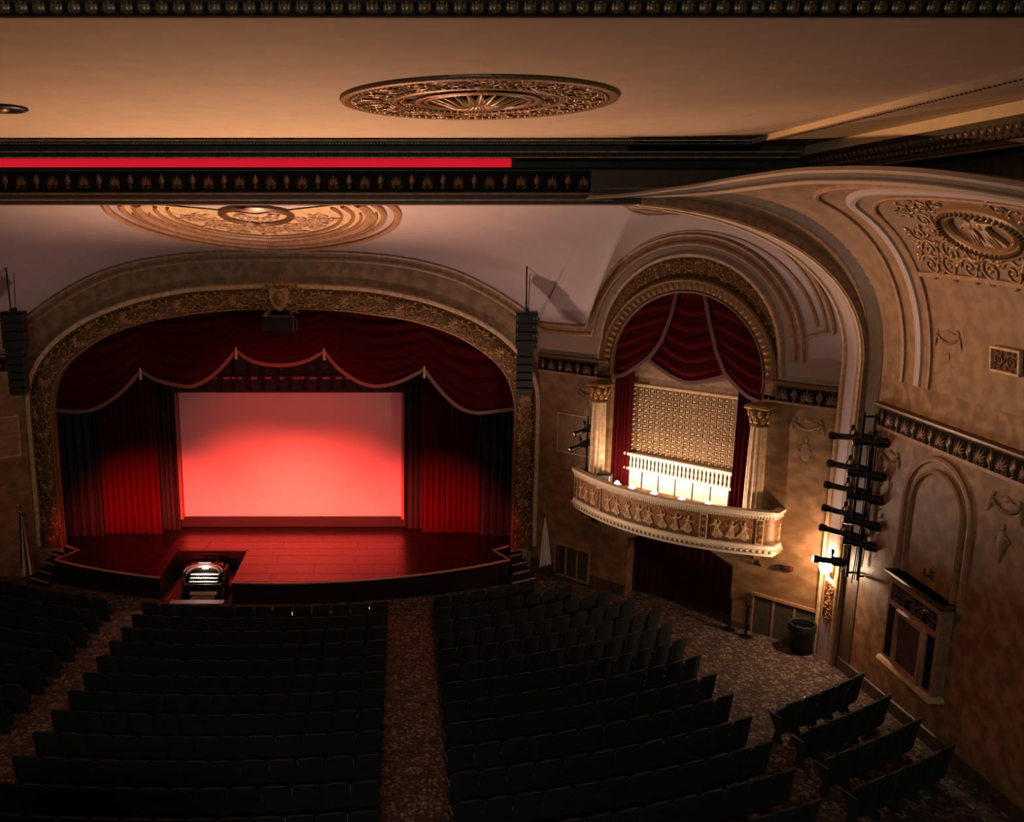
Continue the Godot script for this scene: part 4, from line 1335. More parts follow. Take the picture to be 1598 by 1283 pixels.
	# monitor box under the crown of the arch
	var mo := thing("hanging_speaker", "black box speaker hung below the crest of the arch", "speaker", Transform3D(Basis(Vector3(0, 0, 1), -0.02), Vector3(-0.1, 8.31, -27.85)))
	mb = MB.new(); mb.box(Vector3.ZERO, Vector3(0.98, 0.5, 0.35), Basis.IDENTITY, 0.02)
	part(mo, "cabinet", mb, M.black)
	mb = MB.new(); mb.box(Vector3(0, 0.255, 0.02), Vector3(1.0, 0.025, 0.36)); mb.box(Vector3(0.495, 0, 0.18), Vector3(0.02, 0.5, 0.02))
	part(mo, "trim", mb, M.fringe)
	mb = MB.new(); mb.tube([Vector3(0.5, 0.2, 0), Vector3(0.58, 0.1, 0.02), Vector3(0.6, -0.1, 0.02), Vector3(0.55, -0.25, 0)], 0.015, 5)
	part(mo, "cable_loop", mb, M.fringe)
	mb = MB.new()
	for x in [-0.35, 0.35]: mb.tube([Vector3(x, 0.25, 0), Vector3(x, 0.75, -0.1)], 0.012, 4)
	part(mo, "hanger", mb, M.blackmetal)

func build_organ() -> void:
	# lift platform in the pit
	var pl := thing("organ_lift", "red-lit lift platform under the organ console in the stage pit", "platform")
	var mb := MB.new()
	mb.box(Vector3(-2.42, 0.14, -25.5), Vector3(1.8, 0.3, 3.1), Basis.IDENTITY, 0.03)
	part(pl, "deck", mb, M.stageboard)
	mb = MB.new(); mb.box(Vector3(-2.42, 0.285, -23.96), Vector3(1.8, 0.03, 0.05))
	part(pl, "edge", mb, M.edge)
	var o := thing("organ_console", "theatre organ console with lit horseshoe stop rail and white keyboards", "organ", Transform3D(Basis.from_scale(Vector3.ONE * 0.85), Vector3(-2.12, 0.295, -24.72)))
	mb = MB.new()
	mb.box(Vector3(0, 0.45, -0.38), Vector3(1.42, 0.9, 0.5), Basis.IDENTITY, 0.03)
	mb.box(Vector3(0, 0.95, -0.45), Vector3(1.2, 0.4, 0.3), Basis.IDENTITY, 0.05)
	part(o, "body", mb, M.walnut)
	for s in [-1, 1]:
		mb = MB.new()
		mb.prism(V2([[-0.65, 0], [0.45, 0], [0.45, 0.35], [0.2, 0.5], [0.2, 0.78], [-0.1, 1.05], [-0.65, 1.05]]), 0.07, Transform3D(Basis(Vector3(0, 0, 1), Vector3.UP, Vector3(-1, 0, 0)), Vector3(s * 0.72 + 0.035, 0, 0)), 0.01)
		part(o, "side_panel", mb, M.walnut)
	for k in 3:
		mb = MB.new()
		mb.box(Vector3(0, 0.70 + 0.085 * k, 0.14 - 0.13 * k), Vector3(1.0, 0.035, 0.14), Basis.IDENTITY, 0.006)
		var kb := part(o, "keyboard", mb, M.white, Transform3D.IDENTITY, "white manual keyboard")
		mb = MB.new()
		for i in 42:
			if i % 7 in [2, 6]: continue
			mb.box(Vector3(-0.485 + i * 0.0232, 0.725 + 0.085 * k, 0.11 - 0.13 * k), Vector3(0.012, 0.02, 0.075))
		stuff(kb, "black_keys", mb, M.keyblack)
	# horseshoe stop rail
	mb = MB.new()
	var hp := PackedVector3Array(); var hn := PackedVector3Array()
	for i in 21:
		var a := PI * i / 20.0
		hp.append(Vector3(-cos(a) * 0.62, 1.02 + 0.12 * sin(a), 0.12 - 0.42 * sin(a))); hn.append(Vector3(0, 0.6, 0.8))
	mb.mould(hp, hn, P2([[-0.09, -0.04], [-0.09, 0.03], [0.09, 0.03], [0.09, -0.04]]))
	var rail := part(o, "stop_rail", mb, M.walnut)
	mb = MB.new()
	for i in 40:
		var a := PI * (i + 0.5) / 40.0
		for r in 2:
			mb.box(Vector3(-cos(a) * (0.58 + 0.09 * r), 1.02 + 0.12 * sin(a) + 0.05 * r - 0.01, 0.16 - 0.42 * sin(a) - 0.03 * r), Vector3(0.028, 0.07, 0.02), Basis(Vector3(1, 0, 0), -0.5))
	stuff(rail, "stop_tabs", mb, M.white)
	mb = MB.new()
	mb.box(Vector3(0, 1.06, -0.26), Vector3(0.9, 0.22, 0.03))
	part(o, "name_board", mb, M.walnut)
	mb = MB.new()
	for i in 2: mb.box(Vector3(-0.06 + 0.13 * i, 1.09, -0.23), Vector3(0.11, 0.12, 0.012), Basis(Vector3(0, 0, 1), 0.05 - 0.1 * i))
	part(o, "sheet_music", mb, M.white)
	# kneeboard, swell shoes, pedals
	mb = MB.new(); mb.box(Vector3(0, 0.42, 0.05), Vector3(1.3, 0.42, 0.04)); mb.box(Vector3(0, 0.63, 0.16), Vector3(1.34, 0.06, 0.3), Basis.IDENTITY, 0.01)
	part(o, "kneeboard", mb, M.walnut)
	mb = MB.new(); mb.box(Vector3(0, 0.30, 0.22), Vector3(0.95, 0.12, 0.02), Basis(Vector3(1, 0, 0), -0.6))
	part(o, "swell_board", mb, M.chrome)
	mb = MB.new()
	for i in 17: mb.box(Vector3(-0.42 + i * 0.052, 0.15, 0.42), Vector3(0.026, 0.03, 0.42), Basis(Vector3(0, 1, 0), (i - 8) * 0.02) * Basis(Vector3(1, 0, 0), 0.25))
	stuff(o, "pedals", mb, M.cream)
	# wire music desk
	mb = MB.new()
	for y in [1.2, 1.36, 1.5]: mb.tube([Vector3(-0.42, y, -0.5), Vector3(0.42, y, -0.5)], 0.012, 5)
	for x in [-0.42, -0.14, 0.14, 0.42]: mb.tube([Vector3(x, 1.1, -0.48), Vector3(x, 1.5, -0.5)], 0.012, 5)
	part(o, "music_desk", mb, M.walnut)
	mb = MB.new(); mb.box(Vector3(0, 1.30, -0.2), Vector3(0.5, 0.03, 0.05), Basis.IDENTITY, 0.008)
	part(o, "lamp_hood", mb, M.blackmetal)
	mb = MB.new(); mb.box(Vector3(0, 1.28, -0.195), Vector3(0.44, 0.008, 0.03))
	part(o, "lamp_tube", mb, glow(Color(1, 0.95, 0.9), 3.0))
	mb = MB.new()
	for x in [-0.2, 0.2]: mb.tube([Vector3(x, 1.15, -0.28), Vector3(x, 1.3, -0.22)], 0.008, 4)
	part(o, "lamp_stem", mb, M.blackmetal)
	light_spot(Vector3(-2.12, 0.295 + 1.07, -24.87), Vector3(-2.12, 0.295 + 0.6, -24.6), 70, 1.3, Color(1, 0.95, 0.92), 0.06, 0.5)
	# bench
	var b := thing("organ_bench", "long brown organ bench in front of the console", "bench", Transform3D(Basis.IDENTITY, Vector3(-2.12, floor_y(-23.7), -23.7)))
	mb = MB.new(); mb.box(Vector3(0, 0.37, 0), Vector3(1.6, 0.06, 0.30), Basis.IDENTITY, 0.02)
	part(b, "seat", mb, M.fringe)
	for s in [-1, 1]:
		mb = MB.new(); mb.box(Vector3(s * 0.7, 0.17, 0), Vector3(0.06, 0.35, 0.28), Basis.IDENTITY, 0.01)
		part(b, "leg", mb, M.walnut)
	mb = MB.new(); mb.box(Vector3(0, 0.15, 0), Vector3(1.36, 0.06, 0.04))
	part(b, "stretcher", mb, M.walnut)

func flag(x: float, z: float, h: float, label: String, cols: Array, eagle: bool) -> void:
	var y := floor_y(z)
	var o := thing("flag_on_stand", label, "flag", Transform3D(Basis.IDENTITY, Vector3(x, y, z)), "furled flags beside the stage")
	var mb := MB.new(); mb.lathe([[0.0, 0.06], [0.05, 0.06], [0.12, 0.04], [0.17, 0.02], [0.18, 0.0], [0.0, 0.0]], 12)
	part(o, "base", mb, M.brass)
	mb = MB.new(); mb.tube([Vector3(0, 0.03, 0), Vector3(0, h, 0)], 0.018, 6)
	part(o, "pole", mb, M.walnut)
	mb = MB.new()
	if eagle:
		for s in [-1, 1]: mb.petal(Vector3(0, 0, 0), PI / 2 - s * 1.1, 0.16, 0.1, 0.05, s * 0.3)
		mb.petal(Vector3(0, -0.05, 0), PI / 2, 0.14, 0.05, 0.05)
	else:
		mb.lathe([[0.0, 0.14], [0.03, 0.06], [0.015, 0.0], [0.0, 0.0]], 6)
	part(o, "finial", mb, M.brass, Transform3D(Basis.IDENTITY, Vector3(0, h, 0)))
	for c in cols.size():
		mb = MB.new()
		var g := []
		var n := 10
		for j in 9:
			var t := j / 8.0
			var row := PackedVector3Array()
			for i in n + 1:
				var s := (float(i) / n + c) / cols.size()
				var w := 0.03 + 0.36 * pow(t, 0.85)
				row.append(Vector3(0.02 + (s - 0.35) * w, h - 0.08 - t * (h - 0.55) + 0.10 * s * t, 0.03 + 0.05 * t * sin(s * 22.0)))
			g.append(row)
		mb.slab(g, Vector3(0, 0, -0.01))
		part(o, "cloth", mb, cols[c])
func build_flags_speakers() -> void:
	flag(8.42, -26.75, 2.25, "furled white flag on a pole beside the stage steps", [M.flagwhite, M.flagwhite], false)
	flag(-8.36, -26.6, 2.55, "furled striped flag with spread eagle finial, nearest the left wall", [M.flagblue, M.flagred], true)
	flag(-7.95, -25.8, 2.55, "furled red and white striped flag with eagle finial nearest the arch", [M.flagwhite, M.flagred, M.flagwhite, M.flagred], true)
	for s in [-1, 1]:
		var w := "right" if s > 0 else "left"
		var o := thing("line_array_speaker", "tall black line array speaker hung at the %s edge of the stage arch" % w, "speaker", Transform3D(Basis(Vector3.UP, -0.12 * s), Vector3(7.5 * s, 8.86, -25.5)), "line array speakers")
		var mb := MB.new()
		for i in 4:
			mb = MB.new(); mb.box(Vector3(0, -0.13 - i * 0.255, 0), Vector3(0.62, 0.24, 0.5), Basis(Vector3(1, 0, 0), 0.02 * i), 0.015)
			var cb := part(o, "cabinet", mb, M.black)
			mb = MB.new()
			mb.box(Vector3(0.2, -0.13 - i * 0.255, 0.252), Vector3(0.03, 0.03, 0.01)); mb.box(Vector3(-0.27, -0.13 - i * 0.255, 0.252), Vector3(0.012, 0.1, 0.01)); mb.box(Vector3(0.29, -0.13 - i * 0.255, 0.252), Vector3(0.012, 0.1, 0.01))
			part(cb, "rigging", mb, M.chrome)
		for i in 6:
			mb = MB.new(); mb.box(Vector3(-0.02, -1.13 - i * 0.228, -0.02), Vector3(0.48, 0.215, 0.44), Basis(Vector3(1, 0, 0), 0.08 + 0.02 * i), 0.012)
			part(o, "cabinet", mb, M.black)
		mb = MB.new(); mb.box(Vector3(0, 0.03, 0), Vector3(0.62, 0.05, 0.5)); mb.box(Vector3(0, 0.10, 0), Vector3(0.1, 0.1, 0.4))
		part(o, "fly_frame", mb, M.blackmetal)
		mb = MB.new(); mb.tube([Vector3(-0.03, 0.1, 0.1), Vector3(-0.05, 1.4, 0.15), Vector3(-0.04, 2.62, 0.15)], 0.025, 6)
		mb.tube([Vector3(0.03, 0.1, -0.1), Vector3(0.06, 1.2, -0.2), Vector3(0.06, 2.4, -0.3)], 0.012, 5)
		part(o, "hanging_pole", mb, M.blackmetal)
		mb = MB.new(); mb.lathe([[0.0, 0.0], [0.09, 0.0], [0.07, 0.05], [0.0, 0.05]], 8, Transform3D(Basis.IDENTITY, Vector3(-0.04, 2.6, 0.15)))
		part(o, "ceiling_plate", mb, M.blackmetal)

# ---------------------------------------------------------------- the organ box
func para_n(s: float) -> float:
	var q := (s - 4.95) / 3.08
	return 0.45 + 0.93 * (1.0 - q * q)
func para_frame(s: float) -> Transform3D:   # local frame on the parapet face
	var t := Vector3(1, 0, (para_n(s + 0.01) - para_n(s - 0.01)) / 0.02).normalized()
	return Transform3D(Basis(t, Vector3.UP, t.cross(Vector3.UP)), Vector3(s, 0, para_n(s)))
func para_path(y: float, s0 := 1.87, s1 := 8.03, returns := true, n := 32) -> PackedVector3Array:
	var p := PackedVector3Array()
	if returns: p.append(Vector3(s0, y, 0.0))
	for i in n + 1:
		var s := lerpf(s0, s1, float(i) / n)
		p.append(Vector3(s, y, para_n(s)))
	if returns: p.append(Vector3(s1, y, 0.0))
	return p
func build_box() -> void:
	# arch around the opening
	var o := thing("box_arch", "bronze egg-moulded arch with foliage crest around the box opening", "arch", SPL)
	var ap := PackedVector3Array()
	ap.append(Vector3(7.24, 7.0, 0.0))
	for i in 33:
		var th := PI * i / 32.0
		ap.append(Vector3(4.98 + 2.26 * cos(th), 7.3 + 2.26 * sin(th), 0.0))
	ap.append(Vector3(2.72, 7.0, 0.0))
	var mb := MB.new()
	mb.mould(ap, Vector3(0, 0, 1), P2([[-0.02, -0.05], [-0.02, 0.05], [0.02, 0.08], [0.06, 0.05], [0.30, 0.12], [0.34, 0.16], [0.40, 0.15], [0.42, 0.0]]))
	part(o, "arch_moulding", mb, M.goldback)
	var n := 42
	for i in n:
		var th := PI * (i + 0.5) / n
		put(o, "egg", om("egg", "goldrelief"), ox(Transform3D(Basis(Vector3(0, 0, 1), th - PI / 2), Vector3(4.98 + 2.44 * cos(th), 7.3 + 2.44 * sin(th), 0.09)), 0, 0, 0, 0.17, 0, 0.25, 0.2))
	# crescent of foliage above the arch
	mb = MB.new()
	var g := []
	for i in 33:
		var th := lerpf(0.22, PI - 0.22, i / 32.0)
		var row := PackedVector3Array()
		for j in 5:
			var r := lerpf(2.68, 2.68 + 0.52 * sin(PI * i / 32.0) + 0.001, j / 4.0)
			row.append(Vector3(4.98 + r * cos(th), 7.3 + r * sin(th), 0.03 + 0.03 * sin(PI * j / 4.0)))
		g.append(row)
	mb.grid(g)
	part(o, "crescent", mb, M.goldback)
	var cp := PackedVector3Array()
	for i in 33:
		var th := lerpf(0.05, PI - 0.05, i / 32.0)
		var r := 2.70 + 0.56 * sin(clampf((th - 0.22) / (PI - 0.44), 0, 1) * PI)
		cp.append(Vector3(4.98 + r * cos(th), 7.3 + r * sin(th), 0.0))
	mb = MB.new()
	mb.mould(cp, Vector3(0, 0, 1), P2([[-0.05, 0.0], [-0.04, 0.09], [0.03, 0.11], [0.07, 0.0]]))
	part(o, "crescent_moulding", mb, M.cream)
	for i in 17:
		var th := lerpf(0.5, PI - 0.5, i / 16.0)
		var r := 2.72 + 0.27 * sin((th - 0.22) / (PI - 0.44) * PI)
		put(o, "scroll", om("scroll", "goldrelief"), ox(Transform3D(Basis(Vector3(0, 0, 1), th - PI / 2), Vector3(4.98 + r * cos(th), 7.3 + r * sin(th), 0.04)), 0, 0, 0, 0.2 + 0.25 * sin((th - 0.22) / (PI - 0.44) * PI), i * 1.3, 0, 0.4, i % 2 == 0))
	# columns
	for s in [[2.52, "left"], [7.34, "right"]]:
		var c := thing("fluted_column", "cream fluted column with gilded leaf capital, %s of the box curtains" % s[1], "column", SPL * Transform3D(Basis.IDENTITY, Vector3(s[0], 3.25, 0.30)), "box columns")
		mb = MB.new()
		var rows := []
		for k in 24:
			var a := TAU * k / 24
			var row := PackedVector3Array()
			for j in 5:
				var t := j / 4.0
				var r := lerpf(0.245, 0.205, t * t) * (1.0 if k % 2 else 0.86)
				row.append(Vector3(cos(a) * r, lerpf(0.22, 2.95, t), sin(a) * r))
			rows.append(row)
		for k in 24:
			for j in 4: mb.quad(rows[k][j], rows[(k + 1) % 24][j], rows[(k + 1) % 24][j + 1], rows[k][j + 1])
		part(c, "shaft", mb, M.cream)
		mb = MB.new(); mb.lathe([[0.0, 0.0], [0.32, 0.0], [0.32, 0.08], [0.29, 0.10], [0.31, 0.15], [0.27, 0.2], [0.24, 0.23], [0.0, 0.23]], 16)
		part(c, "base", mb, M.cream)
		mb = MB.new(); mb.lathe([[0.0, 2.93], [0.23, 2.93], [0.245, 2.97], [0.21, 3.0], [0.22, 3.1], [0.31, 3.42], [0.0, 3.42]], 16)
		var cap := part(c, "capital", mb, M.goldback)
		for k in 8:
			var a := TAU * k / 8
			for tier in 2:
				var b := Basis(Vector3.UP, PI / 2 - a - tier * PI / 8) * Basis(Vector3(1, 0, 0), 0.28)
				put(cap, "leaf", om("leaf", "goldrelief"), Transform3D(b * Basis.from_scale(Vector3(0.17, 0.26, 0.22)), Vector3(cos(a + tier * PI / 8) * (0.22 + 0.035 * tier), 3.12 + tier * 0.17, sin(a + tier * PI / 8) * (0.22 + 0.035 * tier))))
		mb = MB.new(); mb.box(Vector3(0, 3.47, 0), Vector3(0.66, 0.10, 0.62), Basis.IDENTITY, 0.03)
		part(c, "abacus", mb, M.goldrelief)
	# drapery: side curtains and swags
	for s in [[2.74, 3.3, "left"], [6.5, 7.12, "right"]]:
		var cu := thing("box_curtain", "narrow dark red curtain hanging on the %s of the organ grille" % s[2], "curtain", SPL, "box curtains")
		part(cu, "drape", pleats(s[0], s[1], -0.22, 3.32, 7.7, 4.5, 0.06, 21 + int(s[0])), M.velvet)
	var sv := thing("box_valance", "dark red fringed swags filling the head of the box arch", "valance", SPL)
	# centre swag: a fan hanging from the crown
	var fan := func(top: Array, bot: Array, z: float, nf: float) -> MB:
		var m := MB.new()
		var a := smooth_curve(P2(top), 6); var b := smooth_curve(P2(bot), 6)
		var gg := []
		for i in a.size():
			var s := float(i) / (a.size() - 1)
			var row := PackedVector3Array()
			for j in 33:
				var v := j / 32.0
				var q: Vector2 = a[i].lerp(b[i], v)
				row.append(Vector3(q.x, q.y - 0.12 * sin(PI * s) * sin(PI * v), z + 0.05 * sin(v * TAU * nf) * (0.4 + 0.6 * sin(PI * s)) + 0.06 * sin(PI * s)))
			gg.append(row)
		m.slab(gg, Vector3(0, 0, -0.012))
		return m
	var defs := [
		[[[4.55, 9.62], [4.98, 9.65], [5.45, 9.6]], [[3.75, 7.55], [4.98, 7.02], [6.2, 7.35]], -0.20],
		[[[2.6, 9.0], [3.4, 9.5], [4.62, 9.62]], [[2.72, 6.95], [3.1, 7.05], [3.85, 7.6]], -0.13],
		[[[5.42, 9.62], [6.5, 9.5], [7.4, 9.0]], [[6.15, 7.4], [6.75, 6.9], [7.22, 6.75]], -0.13]]
	for d in defs:
		var sw := part(sv, "swag", fan.call(d[0], d[1], d[2], 6.0), M.velvet)
		mb = MB.new()
		var bp := PackedVector3Array()
		for q in smooth_curve(P2(d[1]), 6): bp.append(Vector3(q.x, q.y, d[2] + 0.05))
		if d[0][0][0] == 2.6: bp.append_array(PackedVector3Array([Vector3(4.2, 8.1, -0.08), Vector3(4.45, 8.8, -0.08), Vector3(4.6, 9.55, -0.08)]))
		if d[0][0][0] == 5.42:
			var r2 := PackedVector3Array([Vector3(5.4, 9.55, -0.08), Vector3(5.6, 8.8, -0.08), Vector3(5.85, 8.0, -0.08)])
			r2.append_array(bp); bp = r2
		mb.mould(bp, Vector3(0, 0, 1), P2([[-0.06, 0.0], [-0.05, 0.03], [0.05, 0.03], [0.06, 0.0]]))
		part(sw, "fringe", mb, M.fringedark)
	# plain panel behind, grille, balustrade
	var gr := thing("organ_grille", "gilded lattice organ grille studded with leaf bosses", "grille", SPL * Transform3D(Basis.IDENTITY, Vector3(0, 0, -0.4)))
	mb = MB.new(); mb.box(Vector3(4.85, 8.2, -0.03), Vector3(4.2, 2.9, 0.05))
	part(gr, "upper_panel", mb, M.rim, Transform3D.IDENTITY, "plain plaster panel above the lattice")
	var x0 := 3.2; var x1 := 6.42; var y0 := 4.66; var y1 := 6.68
	for i in 18:
		mb = MB.new(); mb.box(Vector3(lerpf(x0, x1, i / 17.0), (y0 + y1) / 2, 0), Vector3(0.022, y1 - y0, 0.04))
		part(gr, "upright", mb, M.lattice)
	for j in 14:
		mb = MB.new(); mb.box(Vector3((x0 + x1) / 2, lerpf(y0, y1, j / 13.0), 0.004), Vector3(x1 - x0, 0.022, 0.04))
		part(gr, "crossbar", mb, M.lattice)
	for i in 17:
		for j in 13:
			put(gr, "boss", om("boss", "ochrelight"), ox(Transform3D.IDENTITY, lerpf(x0, x1, (i + 0.5) / 17.0), lerpf(y0, y1, (j + 0.5) / 13.0), 0.0, 0.15, 0, 0.13, 0.17))
	mb = MB.new(); mb.box(Vector3(4.81, 6.73, 0.02), Vector3(3.4, 0.09, 0.1), Basis.IDENTITY, 0.02)
	part(gr, "head_rail", mb, M.cream)
	var ba := thing("box_balustrade", "white balustrade with dark slots under the organ grille", "balustrade", SPL * Transform3D(Basis.IDENTITY, Vector3(0, 0, -0.3)))
	mb = MB.new(); mb.box(Vector3(4.8, 4.60, 0.0), Vector3(3.4, 0.10, 0.14), Basis.IDENTITY, 0.02)
	part(ba, "top_rail", mb, M.ivory)
	mb = MB.new(); mb.box(Vector3(4.8, 4.15, 0.0), Vector3(3.4, 0.08, 0.12), Basis.IDENTITY, 0.02)
	part(ba, "bottom_rail", mb, M.ivory)
	var bal := MB.new(); bal.lathe([[0.045, -0.19], [0.045, -0.15], [0.028, -0.12], [0.045, -0.03], [0.03, 0.08], [0.045, 0.14], [0.045, 0.19]], 7)
	var balm := bal.mesh(M.ivory)
	for i in 27: put(ba, "baluster", balm, Transform3D(Basis.IDENTITY, Vector3(3.2 + i * 0.1235, 4.37, 0)))
	for i in 6:
		mb = MB.new(); mb.box(Vector3(3.46 + i * 0.54, 3.80, 0.0), Vector3(0.5, 0.6, 0.03), Basis.IDENTITY, 0.01)
		part(ba, "low_panel", mb, M.ivory)
	# balcony
	var b := thing("box_balcony", "bow-fronted gilded box balcony with dancing figures in relief", "balcony", SPL)
	mb = MB.new()
	var slab2 := []
	for p in para_path(0): slab2.append(Vector2(p.x, -p.z))
	mb.prism(PackedVector2Array(slab2), 0.2, Transform3D(Basis(Vector3(1, 0, 0), Vector3(0, 0, -1), Vector3(0, 1, 0)), Vector3(0, 3.02, 0)))
	part(b, "floor_slab", mb, M.tanflat)
	mb = MB.new()
	mb.mould(para_path(0), Vector3.UP, P2([[0.0, 3.0], [0.0, 3.95], [-0.09, 3.95], [-0.09, 3.0], [0.0, 3.0]]))
	part(b, "parapet", mb, M.ochre)
	mb = MB.new()
	mb.mould(para_path(0), Vector3.UP, P2([[0.0, 3.80], [0.03, 3.82], [0.04, 3.88], [0.09, 3.93], [0.10, 4.02], [-0.12, 4.02], [-0.12, 3.95]]))
	part(b, "handrail", mb, M.ivory)
	mb = MB.new()
	mb.mould(para_path(0), Vector3.UP, P2([[-0.05, 2.76], [0.02, 2.78], [0.03, 2.84], [0.08, 2.88], [0.09, 2.96], [0.05, 2.98], [0.04, 3.06], [0.0, 3.08]]))
	part(b, "base_moulding", mb, M.ivory)
	mb = MB.new()
	mb.mould(para_path(0), Vector3.UP, P2([[-0.3, 2.70], [-0.05, 2.76], [-0.04, 2.86], [-0.3, 2.9]]))
	part(b, "soffit_moulding", mb, M.goldback)
	var arcl := 0.0
	mb = MB.new()
	var pp := para_path(0, 1.87, 8.03, true, 48)
	for i in pp.size() - 1:
		var l := pp[i].distance_to(pp[i + 1])
		var k := int(l / 0.055)
		for j in k:
			var c := pp[i].lerp(pp[i + 1], (j + 0.5) / k)
			var t := (pp[i + 1] - pp[i]).normalized()
			var nn := t.cross(Vector3.UP)
			mb.box(c + Vector3(0, 3.83, 0) + nn * 0.03, Vector3(0.03, 0.06, 0.04), Basis(t, Vector3.UP, nn))
	stuff(b, "dentil_row", mb, M.ivory)
	mb = MB.new()
	for i in pp.size() - 1:
		var l := pp[i].distance_to(pp[i + 1])
		var k := int(l / 0.09)
		for j in k:
			var c := pp[i].lerp(pp[i + 1], (j + 0.5) / k)
			var t := (pp[i + 1] - pp[i]).normalized()
			var nn := t.cross(Vector3.UP)
			mb.dome(Vector3.ZERO, Vector3(0.035, 0.05, 0.04), Transform3D(Basis(t, Vector3.UP, nn), c + Vector3(0, 2.92, 0) + nn * 0.08), 5, 2)
	stuff(b, "egg_row", mb, M.goldrelief)
	# pilaster strips and panel borders
	for s in [1.98, 3.12, 6.42, 7.72]:
		var f := para_frame(s)
		mb = MB.new()
		mb.box(Vector3(0, 3.44, 0.015), Vector3(0.20, 0.72, 0.05), Basis.IDENTITY, 0.01)
		var ps := part(b, "pilaster_strip", mb, M.cream, f)
		mb = MB.new(); mb.box(Vector3(0, 3.44, 0.04), Vector3(0.13, 0.62, 0.012))
		part(ps, "inset", mb, M.goldback)
		for k in 3: put(ps, "rosette", om("rosette", "goldrelief"), ox(Transform3D.IDENTITY, 0, 3.24 + 0.2 * k, 0.045, 0.13, 0, 0, 0.2))
	# dancers
	var di := 0
	for row in [[2.25, 2.85, 3], [3.50, 6.05, 8], [6.75, 7.40, 3]]:
		for i in row[2]:
			var s: float = lerpf(row[0], row[1], i / float(row[2] - 1))
			var f := para_frame(s)
			put(b, "dancer", om("dancer%d" % (di % 3), "cream"), ox(f, 0, 3.16, 0.0, 0.56 * (0.95 + 0.07 * (di % 3)), 0.06 * sin(di * 2.0), 0.56, 0.5), "")
			di += 1
	put(b, "dancer", om("dancer0", "cream"), Transform3D(Basis(Vector3(0, 0, -1), Vector3.UP, Vector3(1, 0, 0)) * Basis.from_scale(Vector3(0.3, 0.56, 0.5)), Vector3(8.03, 3.16, 0.16)))
	# brackets under the balcony
	for s in [2.35, 3.05, 7.5]:
		mb = MB.new()
		mb.prism(PackedVector2Array(smooth_curve(P2([[0, 2.75], [0.55, 2.75], [0.58, 2.66], [0.42, 2.60], [0.25, 2.52], [0.12, 2.36], [0.0, 2.25]]), 3)), 0.22, Transform3D(Basis(Vector3(0, 0, 1), Vector3.UP, Vector3(-1, 0, 0)), Vector3(s + 0.11, 0, 0)), 0.015)
		var br := part(b, "bracket", mb, M.goldback)
		put(br, "scroll", om("scroll", "goldrelief"), Transform3D(Basis.from_scale(Vector3(0.28, 0.22, 0.2)), Vector3(s, 2.62, 0.5)))
	# footlights on the box floor
	var li := 0
	for q in [[3.46, 0.66, 2.6, "beside the left curtain"], [3.98, 0.70, 2.4, "second from the left curtain"], [4.72, 0.75, 2.6, "under the middle of the grille"], [5.55, 0.75, 1.4, "right of the middle"], [6.28, 0.65, 2.4, "beside the right curtain"]]:
		var l := thing("box_footlight", "bright white flood lamp on the box floor " + q[3], "lamp", SPL * Transform3D(Basis.IDENTITY, Vector3(q[0], 3.22, q[1])), "box footlights")
		mb = MB.new(); mb.lathe([[0.0, 0.0], [0.11, 0.0], [0.11, 0.03], [0.03, 0.05], [0.03, 0.58], [0.0, 0.58]], 8)
		part(l, "stand", mb, M.blackmetal)
		mb = MB.new(); mb.lathe([[0.03, 0.54], [0.09, 0.60], [0.12, 0.66]], 10)
		part(l, "reflector", mb, M.chrome)
		mb = MB.new(); mb.dome(Vector3.ZERO, Vector3(0.07, 0.07, 0.07), Transform3D(Basis(Vector3(1, 0, 0), -PI / 2), Vector3(0, 0.69, 0)), 10, 4)
		mb.dome(Vector3.ZERO, Vector3(0.07, 0.07, 0.07), Transform3D(Basis(Vector3(1, 0, 0), PI / 2), Vector3(0, 0.69, 0)), 10, 4)
		part(l, "bulb", mb, glow(Color(1, 0.93, 0.85), 12.0))
		light_omni(SPL * Vector3(q[0], 3.91, q[1]), q[2] * LBOX, Color(1, 0.88, 0.78), 0.06)
		li += 1
	# spotlights standing at the left end of the box
	for q in [[Vector3(2.1, 5.25, 0.35), "upper"], [Vector3(2.0, 4.75, 0.4), "lower"]]:
		var m := Transform3D(Basis(Vector3.UP, 0.9) * Basis(Vector3(0, 0, 1), 0.35), q[0])
		var sp := spot_thing("%s black spotlight on the pole at the left end of the box" % q[1], SPL * m, 0.75, "spotlights on the box pole")
	var po := thing("lighting_pole", "thin black lighting pole standing at the left end of the box", "pole", SPL * Transform3D(Basis.IDENTITY, Vector3(2.15, 3.22, 0.30)))
	mb = MB.new(); mb.tube([Vector3(0, 0, 0), Vector3(0, 2.45, 0)], 0.03, 7)
	part(po, "tube", mb, M.blackmetal)
	mb = MB.new(); mb.lathe([[0.0, 0.0], [0.16, 0.0], [0.14, 0.03], [0.04, 0.05], [0.0, 0.05]], 10)
	part(po, "base", mb, M.blackmetal)
	var ca := thing("equipment_case", "small black case on the floor at the left end of the box", "case", SPL * Transform3D(Basis(Vector3.UP, 0.2), Vector3(3.0, 3.22, 0.6)))
	mb = MB.new(); mb.box(Vector3(0, 0.45, 0), Vector3(0.42, 0.9, 0.3), Basis.IDENTITY, 0.03)
	part(ca, "body", mb, M.blackgloss)
	mb = MB.new(); mb.tube([Vector3(-0.1, 0.9, 0), Vector3(-0.08, 0.95, 0), Vector3(0.08, 0.95, 0), Vector3(0.1, 0.9, 0)], 0.012, 5)
	part(ca, "handle", mb, M.chrome)
